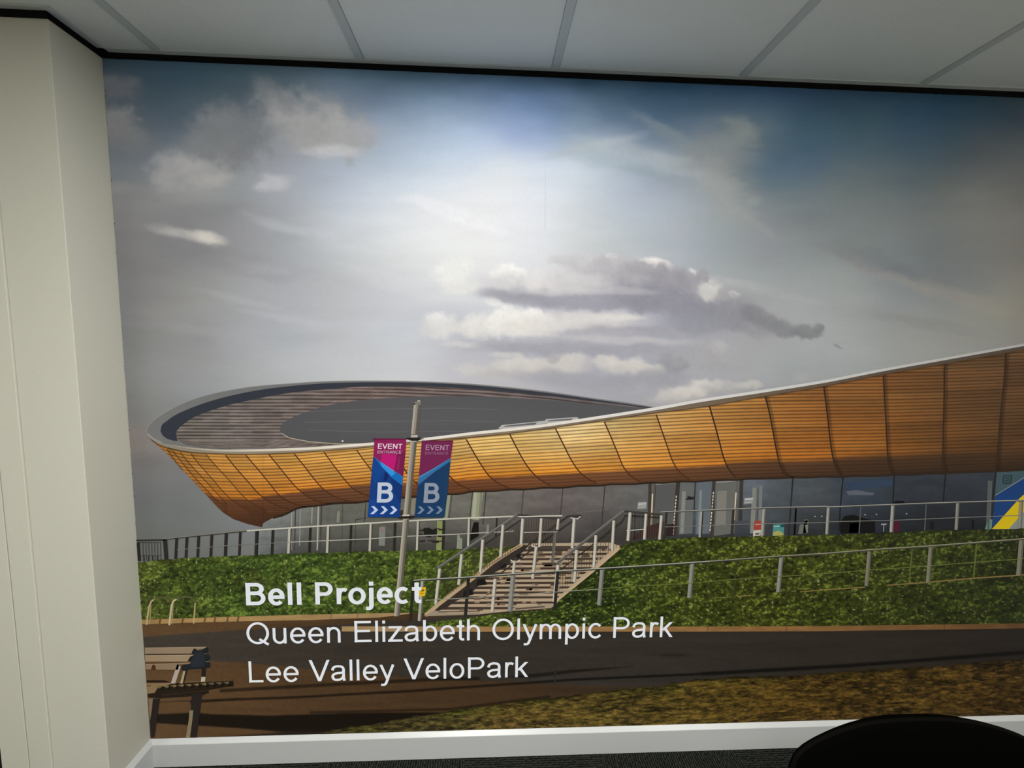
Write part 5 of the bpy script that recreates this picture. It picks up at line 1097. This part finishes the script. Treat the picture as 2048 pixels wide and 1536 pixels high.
# ---- printed banners
def quad_text(q, txt, font, wx, wy, box, col, track=0):
    """letters fitted into a four-cornered box (top-left, top-right, bottom-right, bottom-left)"""
    polys, w = text_polys(txt, font, wx, wy, track)
    tl, tr, br, bl = [np.array(p, float) for p in box]
    for sn, p in polys:
        pts = []; q.n = 1 + sn
        for x, y in p:
            u = x / w; v = y / 1466
            pts.append(tuple((bl * (1 - u) + br * u) * (1 - v) + (tl * (1 - u) + tr * u) * v))
        q.poly(pts, col, flat=True)
def banner(label, cloth, letters):
    b = Ink(K10)
    for pts, c in cloth: b.poly(pts, c)
    o = b.build('printed_banner', 13, mural, label)
    letters(o)
    return o
def put(o, name, fn, *a):
    l = Ink(K10); fn(l, *a); l.build(name, 15, o)
def chev(l, pts, col): l.poly(pts, col, flat=True)
def lett_a(o):
    put(o, 'banner_lettering', quad_text, 'EVENT', REG, 250, 215, [(290, 214), (694, 220), (690, 300), (286, 296)], [230, 206, 216])
    put(o, 'banner_lettering', quad_text, 'ENTRANCE', REG, 190, 175, [(286, 326), (680, 328), (676, 376), (282, 372)], [206, 168, 190])
    put(o, 'banner_lettering', quad_text, 'B', BOLD, 330, 260, [(268, 842), (566, 842), (556, 1162), (250, 1162)], [186, 196, 206])
    for x in (176, 332, 486): put(o, 'arrow', chev, [(x + 12, 1224), (x + 62, 1224), (x + 124, 1284), (x + 50, 1350), (x - 6, 1350), (x + 66, 1284)], (186, 200, 222))
def lett_b(o):
    put(o, 'banner_lettering', quad_text, 'EVENT', REG, 250, 215, [(1062, 234), (1450, 240), (1444, 324), (1056, 316)], [172, 136, 156])
    put(o, 'banner_lettering', quad_text, 'ENTRANCE', REG, 190, 175, [(1054, 346), (1432, 350), (1428, 396), (1050, 390)], [146, 106, 130])
    put(o, 'banner_lettering', quad_text, 'B', BOLD, 330, 260, [(1026, 850), (1310, 852), (1302, 1166), (1002, 1166)], [136, 146, 158])
    for x in (932, 1082, 1228): put(o, 'arrow', chev, [(x + 10, 1226), (x + 58, 1226), (x + 116, 1284), (x + 46, 1346), (x - 6, 1346), (x + 62, 1284)], (112, 128, 152))
banner('printed event banner on the left of the post', [
    ([(205, 132), (757, 136), (742, 330), (702, 740), (690, 890), (642, 1405), (130, 1400), (196, 640), (222, 430), (238, 150)], (136, 30, 82)),
    ([(360, 380), (608, 392), (560, 640), (340, 500)], (184, 22, 110)), ([(600, 400), (742, 330), (702, 740), (560, 640)], (112, 26, 72)), ([(625, 430), (660, 420), (632, 640), (596, 640)], (150, 28, 90)), ([(208, 130), (757, 134), (755, 158), (232, 160)], (106, 22, 64)),
    ([(222, 425), (460, 600), (690, 880), (642, 1405), (130, 1400), (196, 640)], (18, 58, 124)), ([(235, 470), (420, 620), (340, 760), (240, 860), (196, 700)], (16, 66, 136)), ([(420, 640), (500, 690), (440, 800), (380, 830)], (14, 36, 92)), ([(158, 1110), (250, 1120), (300, 1390), (135, 1395)], (20, 66, 140)), ([(500, 760), (690, 890), (660, 1200), (560, 1000)], (16, 50, 108)),
    ([(224, 418), (330, 505), (520, 630), (702, 745), (690, 892), (500, 750), (330, 560)], (20, 104, 176)), ([(330, 505), (420, 560), (580, 690), (520, 740), (360, 590)], (48, 142, 212)), ([(330, 500), (520, 626), (560, 655), (540, 660)], (150, 130, 190))], lett_a)
banner('printed darker event banner on the right of the post', [
    ([(1003, 164), (1510, 164), (1470, 450), (1420, 1000), (1370, 1400), (888, 1405), (930, 1000), (958, 720)], (110, 34, 76)), ([(1003, 164), (1510, 164), (1506, 190), (1000, 186)], (96, 28, 58)),
    ([(1470, 445), (1420, 1000), (1370, 1400), (888, 1405), (938, 890), (1200, 680)], (22, 56, 92)), ([(1460, 520), (1420, 1000), (1370, 1400), (1290, 1400), (1380, 800)], (26, 58, 88)), ([(958, 745), (1200, 610), (1472, 442), (1462, 500), (1180, 690), (940, 885)], (44, 108, 156)), ([(958, 745), (1200, 610), (1472, 442), (1200, 630), (960, 770)], (74, 132, 172))], lett_b)

# ---- printed bench
bk = Ink(K9)
WD = (138, 118, 95); WL = (178, 158, 128); DKB = (30, 32, 34); BL = (22, 20, 18)
def slat(pts, c): q = Ink(K9); q.poly(pts, c); q.line([pts[0], pts[1]], 8, tuple(min(255, v + 16) for v in c)); return q
seat = Ink(K9)
seat.poly([(92, 735), (380, 745), (440, 728), (620, 732), (940, 716), (1310, 700), (1318, 775), (1180, 790), (960, 830), (975, 862), (880, 905), (300, 944), (125, 930), (120, 880), (215, 866)], (34, 26, 18))
seat.poly([(92, 735), (440, 728), (440, 746), (260, 790), (215, 866), (112, 880)], (128, 106, 74)); seat.poly([(95, 762), (165, 762), (165, 772), (97, 772)], (58, 44, 32))
for x in range(240, 1240, 105):
    y = 770 - (x - 240) * .062
    seat.poly([(x - 20, y + 8), (x + 62, y - 4), (x + 66, y + 22), (x + 40, y + 34), (x + 12, y + 20)], (112, 96, 62) if x < 950 else (92, 84, 60)); seat.n = 4
    seat.poly([(x + 55, y + 30), (x + 100, y + 26), (x + 92, y + 58), (x + 60, y + 60)], (16, 14, 10)); seat.n = 5
seat.line([(300, 900), (975, 830)], 6, (62, 48, 32)); seat.line([(440, 722), (860, 704)], 8, (112, 92, 60))
bench = seat.build('printed_bench', 9, mural, 'printed wooden bench at the lower left of the mural')
for p_, c in (([(78, 240), (935, 228), (920, 250), (800, 268), (770, 250), (725, 318), (80, 322)], WD), ([(82, 346), (755, 340), (720, 360), (676, 430), (86, 430)], (146, 126, 98)), ([(88, 470), (712, 448), (700, 466), (560, 470), (540, 545), (92, 540)], (130, 110, 86))):
    slat(p_, c).build('bench_slat', 10, bench)
q = Ink(K9); q.poly([(752, 262), (770, 246), (802, 262), (806, 280), (880, 282), (900, 250), (945, 226), (962, 250), (958, 302), (905, 322), (965, 334), (988, 362), (980, 410), (930, 430), (990, 440), (992, 510), (925, 525), (700, 540), (640, 560), (585, 545), (590, 495), (625, 470), (712, 462), (722, 430), (676, 420), (712, 362), (758, 348), (764, 320), (728, 316)], DKB)
q.poly([(780, 300), (880, 296), (920, 380), (900, 500), (730, 505), (720, 440), (760, 360)], (38, 42, 48)); q.line([(905, 324), (930, 318)], 8, (120, 106, 78)); q.line([(925, 432), (975, 430)], 8, (130, 112, 84)); q.build('bench_end', 10, bench)
q = Ink(K9); q.poly([(530, 462), (580, 500), (502, 735), (440, 735)], (164, 152, 138)); q.poly([(615, 560), (645, 560), (605, 735), (570, 735)], (158, 146, 112)); q.poly([(648, 552), (675, 552), (625, 735), (606, 735)], (40, 32, 26)); q.poly([(870, 530), (930, 525), (922, 645), (868, 648)], (34, 30, 26)); q.poly([(866, 645), (924, 643), (918, 708), (860, 712)], (176, 166, 146)); q = q.next('bench_arm', 10, bench)
q.poly([(160, 545), (190, 470), (225, 480), (235, 545)], (72, 40, 26)); q.poly([(100, 690), (350, 690), (440, 720), (110, 720)], (36, 24, 16)); q.build('bench_slat', 10, bench)
q = Ink(K9); q.poly([(190, 950), (290, 945), (240, 1300), (215, 1490), (160, 1490), (152, 1290)], (36, 30, 26)); q.poly([(130, 945), (192, 945), (175, 1110), (145, 1290), (140, 1100)], (120, 100, 78)); q.build('bench_leg', 10, bench)
q = Ink(K9); q.poly([(730, 890), (880, 880), (850, 1120), (800, 1490), (712, 1490), (735, 1200), (720, 1110)], (38, 32, 28)); q.poly([(702, 1110), (754, 1108), (740, 1250), (706, 1490), (650, 1490), (690, 1250)], (124, 112, 84)); q.build('bench_leg', 10, bench)

# ------------------------------------------------------------------ black chair in front of the mural
M_FAB = paint('black_fabric', (0.0012, 0.0012, 0.001), 0.95, 0.0, 0.3, 400.0, 0.3, 900.0)
M_PLA = paint('black_plastic', (0.0022, 0.002, 0.0016), 0.8, 0.015)
CX, CY = 2.040, -0.70                     # backrest position
chair = empty('office_chair', (CX, CY - 0.27, 0.0))
tag(chair, 'black round-backed office chair in front of the mural', 'chair')
def shell(bm, prof, thick, curve, z0, y0, n=40, rows=14):
    """upright padded shell: prof(t) half-width at height t; curved round the sitter"""
    fr = []; 
    for side in (0, 1):
        g_ = []
        for i in range(rows + 1):
            t = i / rows; hw, z = prof(t); row = []
            for j in range(n + 1):
                u = -1 + 2 * j / n; x = u * hw
                e = (1 - min(1, max(abs(u), 0) ** 6)) 
                th = thick * (0.35 + 0.65 * e) * (0.15 + 0.85 * (1 - t ** 4))
                y = y0 - curve * (x / 0.27) ** 2 + 0.02 * (t - 1) + (th / 2 if side else -th / 2)
                row.append(bm.verts.new((CX + x, CY + y, z)))
            g_.append(row)
        fr.append(g_)
    for s, g_ in enumerate(fr):
        for i in range(rows):
            for j in range(n):
                q_ = (g_[i][j], g_[i][j + 1], g_[i + 1][j + 1], g_[i + 1][j])
                bm.faces.new(q_ if s == 0 else q_[::-1])
    A, B = fr
    for i in range(rows):
        for j in (0, n): bm.faces.new((A[i][j], A[i + 1][j], B[i + 1][j], B[i][j]))
    for j in range(n):
        for i in (0, rows): bm.faces.new((A[i][j], A[i][j + 1], B[i][j + 1], B[i][j]))
PROFILE = ((0.0, .012), (.0006, .05), (.002, .078), (.006, .113), (.012, .147), (.02, .177), (.03, .206), (.04, .228), (.05, .242), (.06, .251), (.085, .260), (.11, .264), (.20, .262), (.25, .25))
def prof_back(t):
    dz = 0.25 * (1 - t)
    return float(np.interp(dz, [p[0] for p in PROFILE], [p[1] * 1.02 for p in PROFILE])), 0.7555 - dz
def prof_rows(t): return prof_back(1 - (1 - t) ** 2.6)
bm = bmesh.new(); shell(bm, prof_rows, 0.034, 0.014, 0, 0.0, 48, 30)
back = bm_obj('backrest', bm, M_FAB, chair, smooth=True)
bm = bmesh.new()                                              # piping round the rim
pts = []
for s in range(-40, 41):
    a = s / 40; t = 1 - abs(a); tt = 1 - (1 - t) ** 2.6
    hw, z = prof_back(tt); x = math.copysign(hw, a) if a else 0
    pts.append(Vector((CX + x, CY - 0.014 * (x / .27) ** 2 + 0.02 * (tt - 1) - 0.010, z)))
cu = bpy.data.curves.new('piping_path', 'CURVE')
def tube(name, pts, rad, mat, parent, n=10):
    bm = bmesh.new(); rings = []
    for i, p in enumerate(pts):
        d = (pts[min(i + 1, len(pts) - 1)] - pts[max(i - 1, 0)]).normalized()
        a = d.orthogonal().normalized() if i == 0 else (prev - d * prev.dot(d)).normalized()
        prev = a; b = d.cross(a)
        rings.append([bm.verts.new(p + (a * math.cos(2 * math.pi * k / n) + b * math.sin(2 * math.pi * k / n)) * rad) for k in range(n)])
    for r0_, r1_ in zip(rings[:-1], rings[1:]):
        for k in range(n): bm.faces.new((r0_[k], r0_[(k + 1) % n], r1_[(k + 1) % n], r1_[k]))
    bm.faces.new(rings[0][::-1]); bm.faces.new(rings[-1])
    return bm_obj(name, bm, mat, parent, smooth=True)
bm.free(); bpy.data.curves.remove(cu)
tube('piping', pts, 0.0045, M_PLA, back)
# seat cushion
bm = bmesh.new(); rings = []
NS = 44
for (k, z) in ((0.80, 0.415), (0.97, 0.425), (1.0, 0.445), (0.985, 0.470), (0.90, 0.487), (0.6, 0.492), (0.25, 0.488)):
    ring = []
    for j in range(NS):
        a = 2 * math.pi * j / NS; c_, s_ = math.cos(a), math.sin(a)
        x = 0.25 * math.copysign(abs(c_) ** .55, c_) * k; y = 0.235 * math.copysign(abs(s_) ** .55, s_) * k
        ring.append(bm.verts.new((CX + x, CY - 0.285 + y, z)))
    rings.append(ring)
for r0_, r1_ in zip(rings[:-1], rings[1:]):
    for j in range(NS): bm.faces.new((r0_[j], r0_[(j + 1) % NS], r1_[(j + 1) % NS], r1_[j]))
bm.faces.new(rings[0][::-1]); bm.faces.new(rings[-1])
bm_obj('seat', bm, M_FAB, chair, smooth=True)
tube('back_bracket', [Vector((CX, CY + .015, 0.56)), Vector((CX, CY + .035, 0.46)), Vector((CX, CY - .01, 0.395)), Vector((CX, CY - .20, 0.39))], 0.018, M_PLA, chair)
box('seat_mechanism', CX - .09, CX + .09, CY - .38, CY - .18, 0.375, 0.416, M_PLA, chair, bevel=0.008)
tube('gas_column', [Vector((CX, CY - .28, 0.09)), Vector((CX, CY - .28, 0.24))], 0.030, M_PLA, chair, 18)
tube('gas_piston', [Vector((CX, CY - .28, 0.24)), Vector((CX, CY - .28, 0.378))], 0.016, M_PLA, chair, 16)
for k in range(5):
    a = math.radians(90 + 72 * k); c_, s_ = math.cos(a), math.sin(a)
    bm = bmesh.new(); ring = []
    for rr, w_, zt, zb_ in ((0.02, .030, .120, .080), (0.16, .024, .105, .075), (0.29, .017, .085, .062)):
        ring.append([bm.verts.new((CX + c_ * rr - s_ * sx * w_, CY - .28 + s_ * rr + c_ * sx * w_, z)) for sx, z in ((-1, zb_), (1, zb_), (.75, zt), (-.75, zt))])
    for r0_, r1_ in zip(ring[:-1], ring[1:]):
        for j in range(4): bm.faces.new((r0_[j], r0_[(j + 1) % 4], r1_[(j + 1) % 4], r1_[j]))
    bm.faces.new(ring[0][::-1]); bm.faces.new(ring[-1])
    leg = bm_obj('leg', bm, M_PLA, chair, bevel=0.004)
    bm = bmesh.new()
    for sd in (-1, 1):
        m_ = Matrix.Translation((CX + c_ * .275 - s_ * .014 * sd, CY - .28 + s_ * .275 + c_ * .014 * sd, 0.0275)) @ Matrix.Rotation(a + math.pi / 2, 4, 'Z') @ Matrix.Rotation(math.pi / 2, 4, 'Y')
        bmesh.ops.create_cone(bm, cap_ends=True, segments=20, radius1=.0275, radius2=.0275, depth=.016, matrix=m_)
    bmesh.ops.create_cone(bm, cap_ends=True, segments=12, radius1=.008, radius2=.008, depth=.044, matrix=Matrix.Translation((CX + c_ * .275, CY - .28 + s_ * .275, .045)))
    bm_obj('castor', bm, M_PLA, leg)
